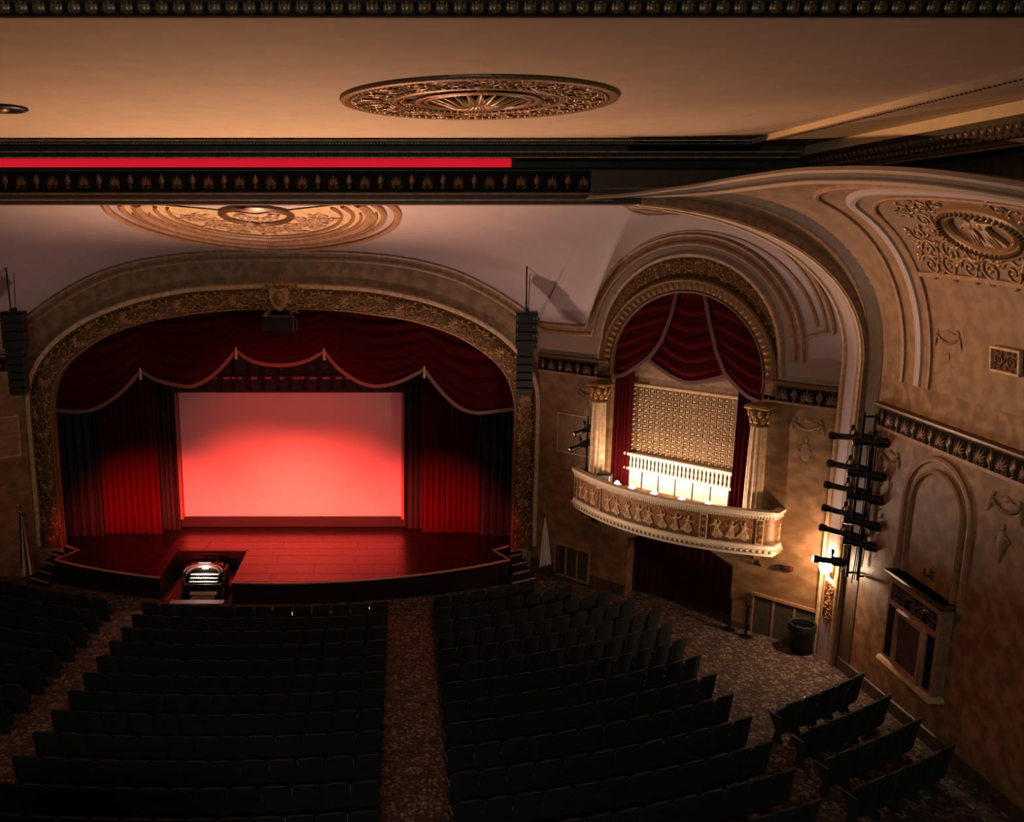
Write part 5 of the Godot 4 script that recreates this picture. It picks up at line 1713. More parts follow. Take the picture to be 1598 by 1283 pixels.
func spot_thing(label: String, xf: Transform3D, ln: float, group: String, lit := false) -> Node3D:
	# an ellipsoidal spotlight lying along local x, lens at -x
	var o := thing("theatre_spotlight", label, "spotlight", xf, group)
	var rz := Transform3D(Basis(Vector3(0, 0, 1), PI / 2), Vector3.ZERO)
	var mb := MB.new()
	mb.lathe([[0.0, -ln * 0.5], [0.08, -ln * 0.5], [0.11, -ln * 0.38], [0.115, -ln * 0.12], [0.07, -ln * 0.05], [0.075, ln * 0.36], [0.095, ln * 0.38], [0.095, ln * 0.5], [0.075, ln * 0.5], [0.07, ln * 0.42], [0.0, ln * 0.42]], 10, rz)
	part(o, "barrel", mb, M.blackmetal)
	mb = MB.new()
	mb.dome(Vector3.ZERO, Vector3(0.088, 0.088, 0.05), Transform3D(Basis(Vector3(0, 0, 1), Vector3.UP, Vector3(-1, 0, 0)), Vector3(-ln * 0.49, 0, 0)), 10, 3)
	part(o, "lens", mb, glow(Color(1, 0.9, 0.8), 6.0) if lit else M.chrome)
	mb = MB.new()
	mb.tube([Vector3(0.05, 0, -0.13), Vector3(0.05, 0.16, -0.12), Vector3(0.05, 0.2, 0), Vector3(0.05, 0.16, 0.12), Vector3(0.05, 0, 0.13)], 0.016, 5)
	part(o, "yoke", mb, M.blackmetal)
	mb = MB.new(); mb.box(Vector3(0.05, 0.24, 0), Vector3(0.06, 0.1, 0.06))
	part(o, "clamp", mb, M.blackmetal)
	mb = MB.new(); mb.tube([Vector3(ln * 0.45, 0, 0), Vector3(ln * 0.5, -0.1, 0.03), Vector3(ln * 0.35, -0.22, 0.05)], 0.01, 4)
	part(o, "cable", mb, M.black)
	return o
const LBOX := 0.85

# ---------------------------------------------------------------- seats
const ORD := ["first", "second", "third", "fourth", "fifth", "sixth", "seventh", "eighth", "ninth", "tenth", "eleventh", "twelfth", "thirteenth", "fourteenth", "fifteenth"]
func seat_meshes() -> Dictionary:
	var d := {}
	# backrest: shell with a softly arched top, leaning back
	var mb := MB.new()
	var f := []
	var b := []
	for j in 6:
		var t := j / 5.0
		var rf := PackedVector3Array(); var rb := PackedVector3Array()
		for i in 7:
			var s := i / 6.0 * 2.0 - 1.0
			var w := 0.240 * (1.0 - 0.06 * t * t)
			var top := 0.925 + 0.022 * (1.0 - s * s)
			var y := lerpf(0.2, top, t)
			var z := 0.03 + 0.11 * t - 0.035 * (1.0 - s * s) * -1.0
			rf.append(Vector3(s * w, y, z - 0.075 + 0.03 * absf(s) * absf(s) + 0.02 * t * t))
			rb.append(Vector3(s * w, y, z))
		f.append(rf); b.append(rb)
	mb.grid(f); mb.grid(b)
	for i in 6: mb.quad(f[5][i], f[5][i + 1], b[5][i + 1], b[5][i])
	for j in 5:
		mb.quad(f[j][0], f[j + 1][0], b[j + 1][0], b[j][0]); mb.quad(f[j][6], f[j + 1][6], b[j + 1][6], b[j][6])
	for i in 6: mb.quad(f[0][i], f[0][i + 1], b[0][i + 1], b[0][i])
	d.backrest = mb
	mb = MB.new()    # cushion tipped up
	mb.box(Vector3(0, 0.52, -0.10), Vector3(0.43, 0.38, 0.09), Basis(Vector3(1, 0, 0), 0.22), 0.03)
	d.cushion = mb
	mb = MB.new()
	mb.box(Vector3(-0.255, 0.60, -0.10), Vector3(0.05, 0.035, 0.34), Basis(Vector3(1, 0, 0), 0.05), 0.012)
	d.armrest = mb
	mb = MB.new()
	mb.prism(V2([[-0.14, 0.0], [0.14, 0.0], [0.14, 0.04], [0.07, 0.2], [0.12, 0.58], [-0.24, 0.58], [-0.06, 0.3], [-0.10, 0.04], [-0.14, 0.03]]), 0.03, Transform3D(Basis(Vector3(0, 0, 1), Vector3.UP, Vector3(-1, 0, 0)), Vector3(-0.24, 0, 0)))
	mb.box(Vector3(-0.257, 0.53, 0.085), Vector3(0.034, 0.74, 0.04), Basis(Vector3(1, 0, 0), 0.15))
	d.leg = mb
	mb = MB.new()
	mb.dome(Vector3.ZERO, Vector3(0.016, 0.028, 0.016), Transform3D(Basis.IDENTITY, Vector3(-0.255, 0.86, 0.135)), 6, 2)
	d.cap = mb
	return d
func build_seats() -> void:
	var sm := seat_meshes()
	var mesh := {}
	for k in sm: mesh[k] = sm[k].mesh({"backrest": M.seat, "cushion": M.seat, "armrest": M.seatwood, "leg": M.seat, "cap": M.seatcap}[k])
	var list := []
	for r in 14:
		var R := 15.3 + 0.87 * r
		# centre block
		for i in 13: list.append([r, R, asin((-3.0 + (i * 0.52)) / R), "centre", i])
		# block right of the centre aisle, up to the wall aisle
		var xe: float = [8.1, 8.8, 9.8, 10.4, 10.8][mini(r, 4)]
		var i := 0
		while 4.98 + i * 0.515 < xe - 0.15 + 0.02 * r:
			list.append([r, R, asin((4.98 + i * 0.515) / R), "right", i])
			i += 1
		# block left of the left aisle: what the picture shows
		for j in 8:
			var x := -4.55 - j * 0.52
			var z := -37.23 + sqrt(R * R - x * x)
			if 628 + 1360 * (x - 3.86) / (-z * 0.98 + 2.0) > -30 and r < 12: list.append([r, R, asin(x / R), "left", j])
	for r in range(10, 14):
		for i in 5:
			var R := 15.3 + 0.87 * r
			list.append([r, R, asin((11.75 + 0.02 * r + i * 0.51) / R), "wall", i])
	# the 300 nearest are single seats, the rest one object
	list.sort_custom(func(a, b): return seat_pos(a).distance_squared_to(Vector3(3.86, 11.2, 0)) < seat_pos(b).distance_squared_to(Vector3(3.86, 11.2, 0)))
	var proto: Node3D = null
	var far := {}
	for k in sm: far[k] = MB.new()
	for n in list.size():
		var q: Array = list[n]
		var xf := Transform3D(Basis(Vector3.UP, q[2]), seat_pos(q))
		if n < 300:
			var where: String = {"centre": "centre block, %s row from the stage, %s from the left aisle", "right": "block right of the centre aisle, %s row, %s from that aisle", "left": "block beyond the left aisle, %s row, %s from that aisle", "wall": "small block beside the right wall, %s row, %s from its aisle"}[q[3]]
			var label := "dark theatre seat in " + where % [ORD[q[0]], ORD[q[4]]]
			if proto == null:
				proto = thing("theatre_chair", label, "seat", xf, "rows of theatre seats")
				for k in ["backrest", "cushion", "armrest", "leg", "cap"]: put(proto, "seat_cushion" if k == "cushion" else k, mesh[k])
			else:
				var c: Node3D = proto.duplicate()
				c.name = numbered("theatre_chair")
				add_child(c)
				c.transform = xf
				c.set_meta("label", label)
		else:
			for k in sm: far[k].add(sm[k], xf)
	var o := thing("far_theatre_chairs", "dark theatre seats of the farthest rows near the stage", "seats", Transform3D.IDENTITY, "rows of theatre seats")
	o.set_meta("kind", "stuff")
	for k in sm:
		var p := part(o, {"backrest": "backrests", "cushion": "seat_cushions", "armrest": "armrests", "leg": "legs", "cap": "caps"}[k], far[k], {"backrest": M.seat, "cushion": M.seat, "armrest": M.seatwood, "leg": M.seat, "cap": M.seatcap}[k])
		p.set_meta("kind", "stuff")
func seat_pos(q: Array) -> Vector3:
	var x: float = sin(q[2]) * (q[1] - 0.13)
	var z: float = -37.23 + cos(q[2]) * (q[1] - 0.13)
	return Vector3(x, floor_y(z), z)

# ---------------------------------------------------------------- wall furniture and the light tower
func build_walls() -> void:
	var mb := MB.new()
	# swags and pendants on the walls
	var i := 0
	for q in [[cove_frame(cove_u(-17.2), cove_v(-17.2, 8.95)), 0.0, 0.0, 0.75, "above the side frieze"], [SIDE, 6.15, 6.15, 0.8, "right of the wall niche"], [SIDE, 2.35, 6.1, 0.7, "between the light tower and the niche"], [SPL, 8.45, 6.15, 0.75, "right of the box column"], [SPL, 1.9, 6.2, 0.7, "left of the box column"]]:
		var o := thing("plaster_swag", "plaster swag with hanging medallion on the wall " + q[4], "wall relief", q[0] * Transform3D(Basis.IDENTITY, Vector3(q[1], q[2], 0.0)), "wall swags")
		put(o, "garland", om("swag", "tanflat"), ox(Transform3D.IDENTITY, 0, 0, 0.01, q[3], 0, 0, 0.5))
		put(o, "pendant", om("pendant", "tanflat"), ox(Transform3D.IDENTITY, 0.02, -0.52, 0.01, 0.42, 0, 0.6, 0.3))
		i += 1
	var pn := thing("relief_plaque", "rectangular relief plaque with a pale frame high on the side wall", "plaque", cove_frame(cove_u(-15.42), cove_v(-15.42, 8.94)) * Transform3D(Basis.IDENTITY, Vector3(0, 0, 0.03)))
	mb = MB.new(); mb.box(Vector3(0, 0, 0.02), Vector3(0.72, 0.40, 0.05))
	part(pn, "ground", mb, M.bronze)
	mb = MB.new(); mb.mould(PackedVector3Array([Vector3(-0.37, -0.21, 0.02), Vector3(0.37, -0.21, 0.02), Vector3(0.37, 0.21, 0.02), Vector3(-0.37, 0.21, 0.02)]), Vector3(0, 0, 1), P2([[-0.03, 0.0], [-0.02, 0.06], [0.02, 0.06], [0.03, 0.0]]), true)
	part(pn, "border", mb, M.cream)
	for k in 2: put(pn, "scroll", om("scroll", "bronze"), ox(Transform3D.IDENTITY, -0.18 + 0.36 * k, 0, 0.05, 0.36, k * PI, 0, 0.4))
	# niche on the side wall
	var ni := thing("wall_niche", "shallow round-arched niche moulding on the side wall", "niche", SIDE)
	for r in [[1.12, 0.07], [0.86, 0.05]]:
		mb = MB.new()
		var p := PackedVector3Array([Vector3(4.2 + r[0], 3.9, 0), Vector3(4.2 + r[0], 5.5, 0)])
		for k in 21:
			var th := PI * k / 20.0
			p.append(Vector3(4.2 + r[0] * cos(th), 5.55 + r[0] * sin(th), 0))
		p.append(Vector3(4.2 - r[0], 3.9, 0))
		mb.mould(p, Vector3(0, 0, 1), P2([[-r[1], 0.0], [-r[1] * 0.8, 0.05], [0, 0.07], [r[1] * 0.8, 0.05], [r[1], 0.0]]))
		part(ni, "arch_moulding", mb, M.rim)
	mb = MB.new()
	mb.dome(Vector3.ZERO, Vector3(0.06, 0.16, 0.06), Transform3D(Basis.IDENTITY, Vector3(4.33, 4.32, 0)), 8, 3)
	mb.tube([Vector3(4.33, 4.25, 0.0), Vector3(4.33, 4.25, 0.16), Vector3(4.33, 4.42, 0.17)], 0.018, 5)
	part(ni, "candle_bracket", mb, M.bronze)
	# panelled wall case below it
	var ca := thing("wall_case", "cream panelled wall case with carved frieze and dark centre panel", "wall case", SIDE * Transform3D(Basis.IDENTITY, Vector3(4.23, 1.93, 0.0)))
	mb = MB.new(); mb.box(Vector3(0, 0.98, 0.12), Vector3(1.85, 1.96, 0.24))
	part(ca, "body", mb, M.rim)
	mb = MB.new(); mb.mould(PackedVector3Array([Vector3(-0.92, 0, 0), Vector3(-0.92, 0, 0.24), Vector3(0.92, 0, 0.24), Vector3(0.92, 0, 0)]), Vector3.UP, P2([[0.0, 1.92], [0.05, 1.94], [0.10, 2.0], [0.10, 2.05], [-0.3, 2.05]]))
	mb.box(Vector3(0, 2.03, 0.12), Vector3(1.9, 0.04, 0.3))
	part(ca, "cornice", mb, M.umber)
	mb = MB.new(); mb.mould(PackedVector3Array([Vector3(-0.92, 0, 0), Vector3(-0.92, 0, 0.24), Vector3(0.92, 0, 0.24), Vector3(0.92, 0, 0)]), Vector3.UP, P2([[0.0, -0.06], [0.07, -0.05], [0.06, 0.04], [0.0, 0.06]]))
	part(ca, "sill", mb, M.cream)
	mb = MB.new(); mb.box(Vector3(0, 1.62, 0.245), Vector3(1.6, 0.36, 0.02))
	var fr := part(ca, "carved_frieze", mb, M.darkback)
	for k in 5: put(fr, "scroll", om("scroll", "bronze"), ox(Transform3D.IDENTITY, -0.62 + 0.31 * k, 1.62, 0.255, 0.34, k * PI, 0, 0.35, k % 2 == 0))
	for s in [-1, 1]:
		mb = MB.new(); mb.box(Vector3(s * 0.72, 0.72, 0.245), Vector3(0.22, 1.15, 0.02))
		part(ca, "side_panel", mb, M.darkback)
	mb = MB.new(); mb.mould(PackedVector3Array([Vector3(-0.45, 0.12, 0.24), Vector3(0.45, 0.12, 0.24), Vector3(0.45, 1.28, 0.24), Vector3(-0.45, 1.28, 0.24)]), Vector3(0, 0, 1), P2([[-0.06, 0.0], [-0.05, 0.05], [0.03, 0.06], [0.06, 0.0]]), true)
	part(ca, "centre_frame", mb, M.rim)
	mb = MB.new(); mb.box(Vector3(0, 0.70, 0.242), Vector3(0.84, 1.1, 0.02))
	part(ca, "centre_panel", mb, M.greypanel)
	# pilaster ornament and sconce
	var pf := SIDE * Transform3D(Basis.IDENTITY, Vector3(0.64, 0, 0.12))
	var pp := thing("pilaster_plaque", "carved foliage plaque on the pilaster under the glowing sconce", "plaque", pf)
	mb = MB.new(); mb.box(Vector3(0.0, 2.05, 0.01), Vector3(0.5, 0.95, 0.03), Basis.IDENTITY, 0.008)
	part(pp, "ground", mb, M.goldback)
	for k in 3: put(pp, "scroll", om("scroll", "goldrelief"), ox(Transform3D.IDENTITY, 0, 1.74 + 0.31 * k, 0.025, 0.4, k * 2.0, 0.32, 0.3, k % 2 == 0))
	var sc := thing("wall_sconce", "glowing wall sconce on the pilaster below the spotlights", "sconce", pf * Transform3D(Basis.IDENTITY, Vector3(0.0, 2.85, 0.0)))
	mb = MB.new(); mb.box(Vector3(0, 0.05, 0.02), Vector3(0.16, 0.4, 0.04), Basis.IDENTITY, 0.015)
	part(sc, "back_plate", mb, M.brass)
	mb = MB.new(); mb.tube([Vector3(0, 0.0, 0.03), Vector3(0, -0.05, 0.12), Vector3(0, 0.02, 0.17)], 0.015, 5)
	part(sc, "arm", mb, M.brass)
	mb = MB.new(); mb.lathe([[0.03, -0.05], [0.12, 0.0], [0.16, 0.16], [0.12, 0.32], [0.0, 0.38]], 12, Transform3D(Basis.IDENTITY, Vector3(0, 0.0, 0.19)))
	part(sc, "glass_shade", mb, glow(Color(1, 0.88, 0.74), 7.0))
	light_omni(pf * Vector3(0, 2.99, 0.19), LSCONCE, Color(1, 0.84, 0.68), 0.1)
	# light tower
	var tw := thing("lighting_boom", "vertical black lighting pipe in front of the pilaster", "pole", Transform3D(Basis.IDENTITY, Vector3(14.45, floor_y(-19.55), -19.55)))
	mb = MB.new(); mb.tube([Vector3(0, 2.6, 0), Vector3(0, 6.6, 0)], 0.035, 8)
	mb.tube([Vector3(0.14, 2.6, 0.22), Vector3(0.14, 6.6, 0.22)], 0.03, 8)
	part(tw, "pipe", mb, M.blackmetal)
	for y in [2.7, 4.6, 6.5]:
		mb = MB.new(); mb.tube([Vector3(0, y, 0), Vector3(0.29, y, 0.0)], 0.025, 6); mb.tube([Vector3(0.14, y, 0.22), Vector3(0.29, y, 0.22)], 0.025, 6)
		part(tw, "wall_bracket", mb, M.blackmetal)
	mb = MB.new()
	for k in 5: mb.tube([Vector3(0.05 + k * 0.05, 2.5 + k * 0.1, 0.15), Vector3(0.10 + k * 0.04, 4.2, 0.2), Vector3(0.06 + k * 0.05, 6.2, 0.16)], 0.014, 4)
	part(tw, "cable_bundle", mb, M.black)
	var ys := [6.48, 5.76, 5.22, 4.62, 4.12, 3.42]
	var nm := ["topmost", "second from the top", "third from the top", "fourth from the top", "fifth from the top", "lowest, shining"]
	for k in 6:
		var yaw: float = [0.95, 1.05, 0.98, 1.0, 0.92, 0.4][k]
		var tilt: float = [0.12, 0.05, 0.02, 0.0, -0.02, 0.0][k]
		var xf := Transform3D(Basis(Vector3.UP, -yaw) * Basis(Vector3(0, 0, 1), tilt), Vector3(14.36 - (0.2 if k == 5 else 0.0), ys[k], -19.85))
		spot_thing("black spotlight on the tower by the pilaster, " + nm[k], xf, 1.0 if k < 5 else 0.7, "spotlights on the wall tower", k == 5)
		var rear := xf * Transform3D(Basis(Vector3.UP, 0.2), Vector3(0.62, -0.05, 0.22))
		if k < 5: spot_thing("black spotlight half hidden behind the tower, " + nm[k], rear, 0.8, "rear spotlights on the wall tower")
	# small red-ended wall alarm
	var al := thing("wall_alarm", "small dark wall fixture with a reddish end beside the doorway", "alarm", SPL * Transform3D(Basis.IDENTITY, Vector3(8.36, 2.42, 0.0)))
	mb = MB.new(); mb.box(Vector3(0, 0, 0.06), Vector3(0.16, 0.14, 0.12), Basis.IDENTITY, 0.02)
	part(al, "body", mb, M.red)
	mb = MB.new(); mb.lathe([[0.0, 0.0], [0.05, 0.0], [0.08, 0.16], [0.0, 0.16]], 8, Transform3D(Basis(Vector3(0, 0, 1), PI / 2), Vector3(-0.06, 0, 0.08)))
	part(al, "horn", mb, M.blackmetal)
	# panelled grilles at floor level
	for q in [[0.98, 2.26, 1.18, 3, "left of the doorway"], [7.5, 9.15, 1.38, 3, "right of the doorway"]]:
		var g := thing("radiator_panel", "framed grey panel screen low on the wall " + q[4], "panel", SPL * Transform3D(Basis.IDENTITY, Vector3(q[0], 0.2, 0.05)), "low panel screens")
		var w: float = q[1] - q[0]; var h: float = q[2] - 0.1
		for k in 3:
			mb = MB.new(); mb.box(Vector3(w * (k + 0.5) / 3, h / 2, 0.0), Vector3(w / 3 - 0.04, h - 0.08, 0.04))
			part(g, "panel", mb, M.greypanel)
		mb = MB.new()
		for k in 4: mb.box(Vector3(w * k / 3, h / 2, 0.02), Vector3(0.045, h, 0.05))
		mb.box(Vector3(w / 2, h, 0.03), Vector3(w + 0.1, 0.07, 0.09)); mb.box(Vector3(w / 2, 0.02, 0.02), Vector3(w, 0.05, 0.05))
		part(g, "frame", mb, M.rim)
	var wp := thing("wall_panel", "pale framed wall panel beside the box spotlights", "panel", SPL * Transform3D(Basis.IDENTITY, Vector3(1.45, 4.95, 0.0)))
	mb = MB.new(); mb.box(Vector3(-0.28, 0, 0.01), Vector3(0.5, 1.2, 0.03)); mb.box(Vector3(0.32, 0, 0.01), Vector3(0.6, 1.2, 0.03))
	part(wp, "leaf", mb, M.tanflat)
	mb = MB.new(); mb.box(Vector3(-0.56, 0, 0.02), Vector3(0.03, 1.26, 0.05)); mb.box(Vector3(0.0, 0, 0.02), Vector3(0.02, 1.26, 0.04)); mb.box(Vector3(0.04, 0.62, 0.02), Vector3(1.2, 0.03, 0.05)); mb.box(Vector3(0.04, -0.62, 0.02), Vector3(1.2, 0.03, 0.05))
	part(wp, "border", mb, M.cream)
	var lf := frame(Vector3(-8.2, 0, WZ), Vector3(SPL.basis.x.x, 0, -SPL.basis.x.z), Vector3(-SPL.basis.z.x, 0, SPL.basis.z.z))
	var wl := thing("wall_panel", "pale framed wall panel at the left edge, left of the arch", "panel", lf * Transform3D(Basis.IDENTITY, Vector3(-1.0, 4.75, 0.0)))
	mb = MB.new(); mb.box(Vector3(0, 0, 0.01), Vector3(1.1, 1.3, 0.03))
	part(wl, "leaf", mb, M.rim)
	mb = MB.new(); mb.mould(PackedVector3Array([Vector3(-0.55, -0.65, 0.02), Vector3(0.55, -0.65, 0.02), Vector3(0.55, 0.65, 0.02), Vector3(-0.55, 0.65, 0.02)]), Vector3(0, 0, 1), P2([[-0.03, 0.0], [-0.02, 0.03], [0.02, 0.03], [0.03, 0.0]]), true)
	part(wl, "border", mb, M.cream)
	# hose loop on the wall
	var ho := thing("hose_loop", "dark cable loop hanging low on the wall near the white flag", "cable", SPL * Transform3D(Basis.IDENTITY, Vector3(0.95, 0.2, 0.15)))
	var hp := []
	for k in 15:
		var th := PI + PI * k / 14.0
		hp.append(Vector3(0.34 * cos(th), 0.35 + 0.30 * sin(th), 0))
	hp.push_front(Vector3(-0.34, 0.95, 0)); hp.append(Vector3(0.34, 0.95, 0))
	mb = MB.new(); mb.tube(hp, 0.025, 6)
	part(ho, "cable", mb, M.black)
	mb = MB.new()
	for s in [-1, 1]: mb.box(Vector3(s * 0.34, 0.96, -0.05), Vector3(0.06, 0.05, 0.18))
	part(ho, "hook", mb, M.brass)
	# doorway: dark drape
	var dd := MB.new()
	dd.add(pleats(3.4, 7.0, -0.75, 0.16, 2.6, 16, 0.06, 33), SPL)
	var door := struct("door_1", dd, M.velvet, "dark drape closing the doorway under the box")
	# posts, bin
	for q in [[12.95, -22.55, "left"], [13.22, -22.05, "right"]]:
		var s := thing("queue_post", "short black queue post beside the doorway, %s of the pair" % q[2], "post", Transform3D(Basis.IDENTITY, Vector3(q[0], floor_y(q[1]), q[1])), "queue posts")
		mb = MB.new(); mb.lathe([[0.0, 0.03], [0.17, 0.02], [0.18, 0.0], [0.0, 0.0]], 14)
		part(s, "base", mb, M.blackmetal)
		mb = MB.new(); mb.lathe([[0.0, 0.98], [0.045, 0.97], [0.05, 0.88], [0.035, 0.86], [0.035, 0.02]], 10)
		part(s, "post", mb, M.blackgloss)
	var tb := thing("trash_bin", "round black trash bin with liner against the pilaster", "bin", Transform3D(Basis.IDENTITY, Vector3(14.25, floor_y(-21.05), -21.05)))
	mb = MB.new(); mb.lathe([[0.0, 0.0], [0.25, 0.0], [0.3, 0.72], [0.33, 0.72], [0.33, 0.78], [0.28, 0.78], [0.24, 0.1], [0.0, 0.1]], 18)
	part(tb, "drum", mb, M.blackgloss)
	mb = MB.new()
	var lr := []
	for k in 24:
		var a := TAU * k / 24
		var w := 0.015 * sin(k * 2.3)
		lr.append(PackedVector3Array([Vector3(cos(a) * 0.27, 0.7, sin(a) * 0.27), Vector3(cos(a) * 0.32, 0.82 + w, sin(a) * 0.32), Vector3(cos(a) * 0.345, 0.80, sin(a) * 0.345), Vector3(cos(a) * 0.35, 0.62 + w * 3, sin(a) * 0.35)]))
	mb.grid(lr, true, false)
	part(tb, "liner", mb, M.black)
	# red light strip in the beam trough
	var ls := thing("light_strip", "long glowing red light strip in the ceiling cove", "light strip", Transform3D(Basis.IDENTITY, Vector3(-1.0, 12.80, -21.93)))
	mb = MB.new(); mb.box(Vector3.ZERO, Vector3(15.0, 0.32, 0.03))
	part(ls, "diffuser", mb, glow(Color(1.0, 0.12, 0.22), 0.55))
	mb = MB.new(); mb.box(Vector3(0, -0.2, 0.0), Vector3(15.0, 0.06, 0.08))
	part(ls, "channel", mb, M.blackmetal)
	# floor uplights; the left one is added to brighten the vault there
	for q in [[0.6, -22.75, "middle"], [3.0, -23.05, "right"], [-2.6, -22.7, "left"]]:
		var u := thing("floor_uplight", "black floor uplight hidden behind the first row, %s one" % q[2], "lamp", Transform3D(Basis.IDENTITY, Vector3(q[0], floor_y(q[1]), q[1])), "floor uplights")
		mb = MB.new(); mb.lathe([[0.0, 0.0], [0.22, 0.0], [0.24, 0.3], [0.28, 0.42], [0.26, 0.42], [0.2, 0.3], [0.0, 0.25]], 14)
		part(u, "housing", mb, M.blackmetal)
		mb = MB.new(); mb.lathe([[0.0, 0.36], [0.22, 0.36], [0.22, 0.38], [0.0, 0.38]], 14)
		part(u, "lens", mb, glow(Color(1, 0.75, 0.5), 3.0))
const LSCONCE := 6.0

func cove_v(z: float, y: float) -> float:
	var u := cove_u(z)
	var lo := 0.0
	var hi := 1.0
	for i in 24:
		var m := (lo + hi) / 2
		if cove(u, m).y < y: lo = m
		else: hi = m
	return lo
func build_offscreen() -> void:
	# the opposite box with its lamp, and added red spots and a rear fill panel
	var lf := frame(Vector3(-8.2, 0, WZ), Vector3(SPL.basis.x.x, 0, -SPL.basis.x.z), Vector3(-SPL.basis.z.x, 0, SPL.basis.z.z))
	var b := thing("opposite_balcony", "bow-fronted box balcony on the left wall outside the picture", "balcony", lf)
	var mb := MB.new()
	var p := PackedVector2Array()
	for i in 17:
		var s := lerpf(-8.0, -1.9, i / 16.0)
		p.append(Vector2(s, -(0.28 + 1.0 * (1.0 - pow((s + 4.95) / 3.08, 2)))))
	p.append(Vector2(-1.9, 0)); p.append(Vector2(-8.0, 0))
	mb.prism(p, 0.9, Transform3D(Basis(Vector3(1, 0, 0), Vector3(0, 0, -1), Vector3(0, 1, 0)), Vector3(0, 3.0, 0)))
	part(b, "parapet", mb, M.gold)
	var l := thing("opposite_lamp", "flood lamp on the opposite box outside the picture", "lamp", Transform3D(Basis.IDENTITY, Vector3(-11.0, 4.9, -24.2)))
	mb = MB.new(); mb.tube([Vector3(-0.05, -1.0, -0.03), Vector3(-0.05, -0.2, -0.03)], 0.03, 6)
	part(l, "stand", mb, M.blackmetal)
	mb = MB.new(); mb.dome(Vector3.ZERO, Vector3(0.15, 0.15, 0.08), Transform3D(Basis.looking_at(Vector3(25, 5.5, 7.2).normalized() * -1.0), Vector3(-0.12, -0.03, -0.04)), 10, 3)
	part(l, "lens", mb, glow(Color(1, 0.85, 0.65), 4.0))
	var hs := thing("added_red_spots", "row of added red-lensed spotlights, unseen, throwing red on the screen", "spotlight", Transform3D(Basis.looking_at(Vector3(0, -6.5, -26.6)), Vector3(0.3, 8.0, -3.0)))  # unseen lamps added to throw red on the screen and curtains
	for x in [-0.4, -0.2, 0.0, 0.2, 0.4]:
		mb = MB.new(); mb.lathe([[0.0, -0.55], [0.07, -0.5], [0.095, -0.2], [0.085, 0.06], [0.075, 0.06], [0.075, -0.04]], 12, Transform3D(Basis(Vector3(1, 0, 0), -PI / 2), Vector3(x, 0, 0)))
		part(hs, "barrel", mb, M.blackmetal)
		mb = MB.new(); mb.lathe([[0.0, -0.03], [0.075, -0.03], [0.075, -0.02], [0.0, -0.02]], 12, Transform3D(Basis(Vector3(1, 0, 0), -PI / 2), Vector3(x, 0, 0.06)))
		part(hs, "lens", mb, glow(Color(1, 0.3, 0.25), 2.0))
	mb = MB.new(); mb.tube([Vector3(0, 0.1, 0.2), Vector3(0, 0.8, 0.4)], 0.02, 5)
	part(hs, "bracket", mb, M.blackmetal)
	mb = MB.new(); mb.box(Vector3(0.3, 7.505, -3.8), Vector3(1.9, 0.54, 0.01))
	part(hs, "beam_cut_plate", mb, M.blackmetal, hs.transform.affine_inverse())  # plate added to keep the red beams off seats and stage floor
	mb = MB.new(); mb.tube([Vector3(0.7, 7.5, -3.8), Vector3(0.42, 8.0, -3.0)], 0.01, 4)
	part(hs, "cut_plate_arm", mb, M.blackmetal, hs.transform.affine_inverse())
	var w := thing("rear_fill_panel", "added pale fill light panel on the rear wall, unseen", "fill_light", Transform3D(Basis.IDENTITY, Vector3(2.0, 12.3, 3.97)))
	mb = MB.new(); mb.box(Vector3.ZERO, Vector3(3.0, 0.7, 0.02))
	part(w, "fill_glow", mb, glow(Color(0.8, 0.92, 0.9), 1.0))  # added glowing panel, the visible side of the rear fill light
	mb = MB.new(); mb.mould(PackedVector3Array([Vector3(1.5, -0.35, 0), Vector3(-1.5, -0.35, 0), Vector3(-1.5, 0.35, 0), Vector3(1.5, 0.35, 0)]), Vector3(0, 0, -1), P2([[-0.05, 0.0], [-0.04, 0.05], [0.04, 0.05], [0.05, 0.0]]), true)
	part(w, "frame", mb, M.rim)

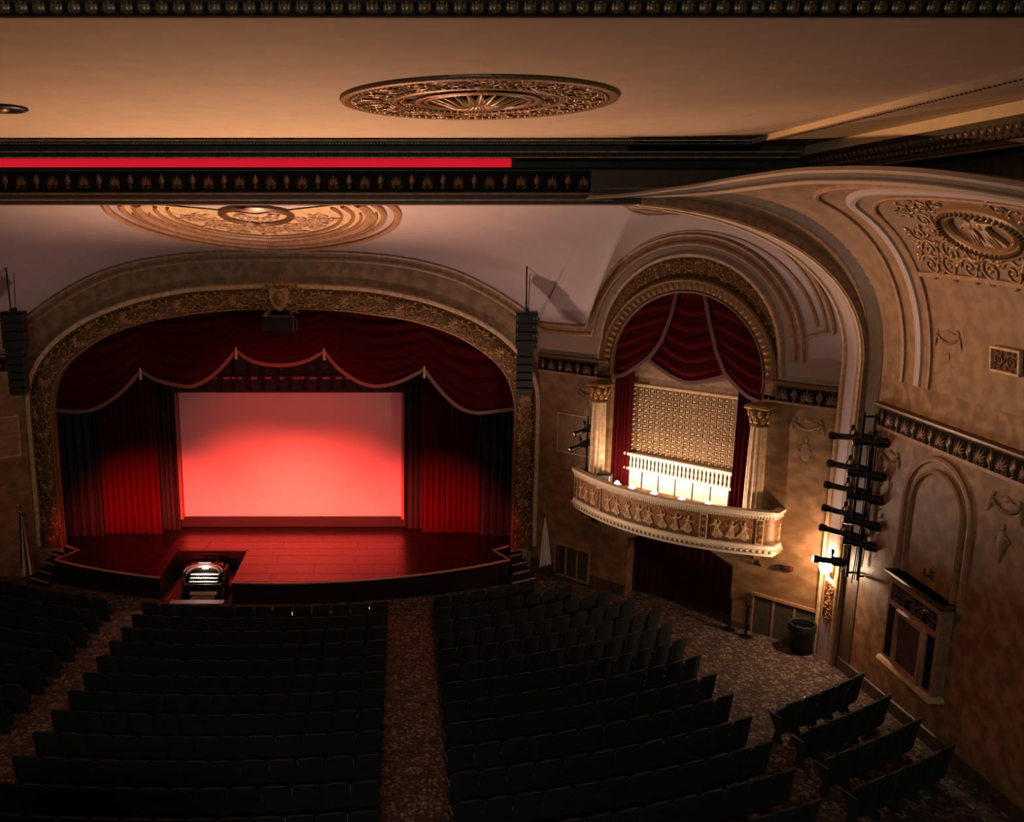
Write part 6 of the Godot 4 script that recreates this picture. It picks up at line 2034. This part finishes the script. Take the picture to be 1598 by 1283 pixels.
func light_spot(at: Vector3, to: Vector3, ang: float, e: float, c: Color, size := 0.1, soft := 1.0) -> void:
	var l := SpotLight3D.new()
	l.light_color = c; l.light_energy = e; l.spot_angle = ang; l.spot_range = 60; l.spot_attenuation = 2.0
	l.spot_angle_attenuation = soft; l.light_size = size; l.shadow_enabled = true
	add_child(l)
	var up := Vector3.UP if absf((to - at).normalized().y) < 0.98 else Vector3.RIGHT
	l.look_at_from_position(at, to, up)
func light_omni(at: Vector3, e: float, c: Color, size := 0.1) -> void:
	var l := OmniLight3D.new()
	l.light_color = c; l.light_energy = e; l.omni_range = 60; l.omni_attenuation = 2.0; l.light_size = size; l.shadow_enabled = true
	add_child(l); l.position = at
func _ready() -> void:
	# camera: level roll, pitched down, lens shifted sideways
	var cam := Camera3D.new()
	cam.position = Vector3(3.86, 11.2, 0)
	cam.rotation_degrees = Vector3(-11.654, 0, 0)
	cam.projection = Camera3D.PROJECTION_FRUSTUM
	cam.near = 0.1; cam.far = 200
	cam.size = 0.1 * 1283.0 / 1360.0
	cam.frustum_offset = Vector2(0.1 * (799.0 - 628.0) / 1360.0, 0)
	add_child(cam); cam.current = true
	var we := WorldEnvironment.new()
	var env := Environment.new()
	env.background_mode = Environment.BG_COLOR
	env.background_color = Color(0, 0, 0)
	env.tonemap_mode = Environment.TONE_MAPPER_LINEAR
	env.tonemap_exposure = 1.0
	env.sdfgi_enabled = true; env.ssao_enabled = true; env.ssil_enabled = true
	we.environment = env
	add_child(we)
	make_materials()
	setup_shapes()
	# floor uplights behind the first row: ceiling, vault and proscenium
	light_spot(Vector3(0.6, 0.85, -22.75), Vector3(0.2, 13, -19.2), 44, 215, Color(1.0, 0.80, 0.64), 0.3, 1.0)
	light_spot(Vector3(3.0, 0.85, -23.05), Vector3(7.0, 13, -22.0), 56, 44, Color(1.0, 0.82, 0.76), 0.3, 1.0)
	light_spot(Vector3(-2.6, 0.85, -22.7), Vector3(-6.8, 13, -22.4), 50, 17, Color(1.0, 0.86, 0.82), 0.3, 1.0)  # added fill for the left part of the vault
	# lamps of the opposite box, outside the picture on the left: one on the far cove, one on the box
	light_spot(Vector3(-11.0, 4.9, -24.2), Vector3(14.3, 11.0, -16.6), 12.5, 470, Color(1.0, 0.80, 0.60), 0.35, 1.0)
	light_spot(Vector3(-11.0, 4.9, -24.2), Vector3(11.6, 4.6, -24.0), 8.5, 330, Color(1.0, 0.86, 0.73), 0.35, 1.0)
	# added red spotlights, unseen, wash screen and curtains; an added plate cuts them low
	light_spot(Vector3(0.1, 8.0, -3.0), Vector3(-1.0, 0.3, -29.6), 9.7, 3300, Color(1.0, 0.26, 0.21), 0.03, 1.0)
	light_spot(Vector3(0.5, 8.0, -3.0), Vector3(1.2, 0.2, -29.6), 9.7, 3300, Color(1.0, 0.26, 0.21), 0.03, 1.0)
	light_spot(Vector3(0.3, 8.0, -3.0), Vector3(0.2, 3.4, -29.6), 11.5, 420, Color(1.0, 0.10, 0.12), 0.03, 1.0)
	light_spot(Vector3(-0.1, 8.0, -3.0), Vector3(-4.7, 0.4, -28.9), 8.0, 3000, Color(1.0, 0.22, 0.2), 0.03, 1.0)
	light_spot(Vector3(0.7, 8.0, -3.0), Vector3(4.8, 0.4, -28.9), 7.6, 2400, Color(1.0, 0.22, 0.2), 0.03, 1.0)
	# added cool fill light on the rear wall, lifting the dark tones
	var al := AreaLight3D.new()
	al.area_size = Vector2(3.0, 0.7); al.light_energy = 70.0; al.light_color = Color(0.84, 0.92, 0.9); al.shadow_enabled = true
	al.area_range = 60
	add_child(al)
	al.look_at_from_position(Vector3(2.0, 12.3, 3.9), Vector3(2.0, 6.0, -20), Vector3.UP)
	build_shell()
	make_ornaments()
	build_proscenium()
	build_friezes()
	build_medallions()
	build_cove()
	build_stage()
	build_organ()
	build_flags_speakers()
	build_box()
	build_walls()
	build_seats()
	build_offscreen()
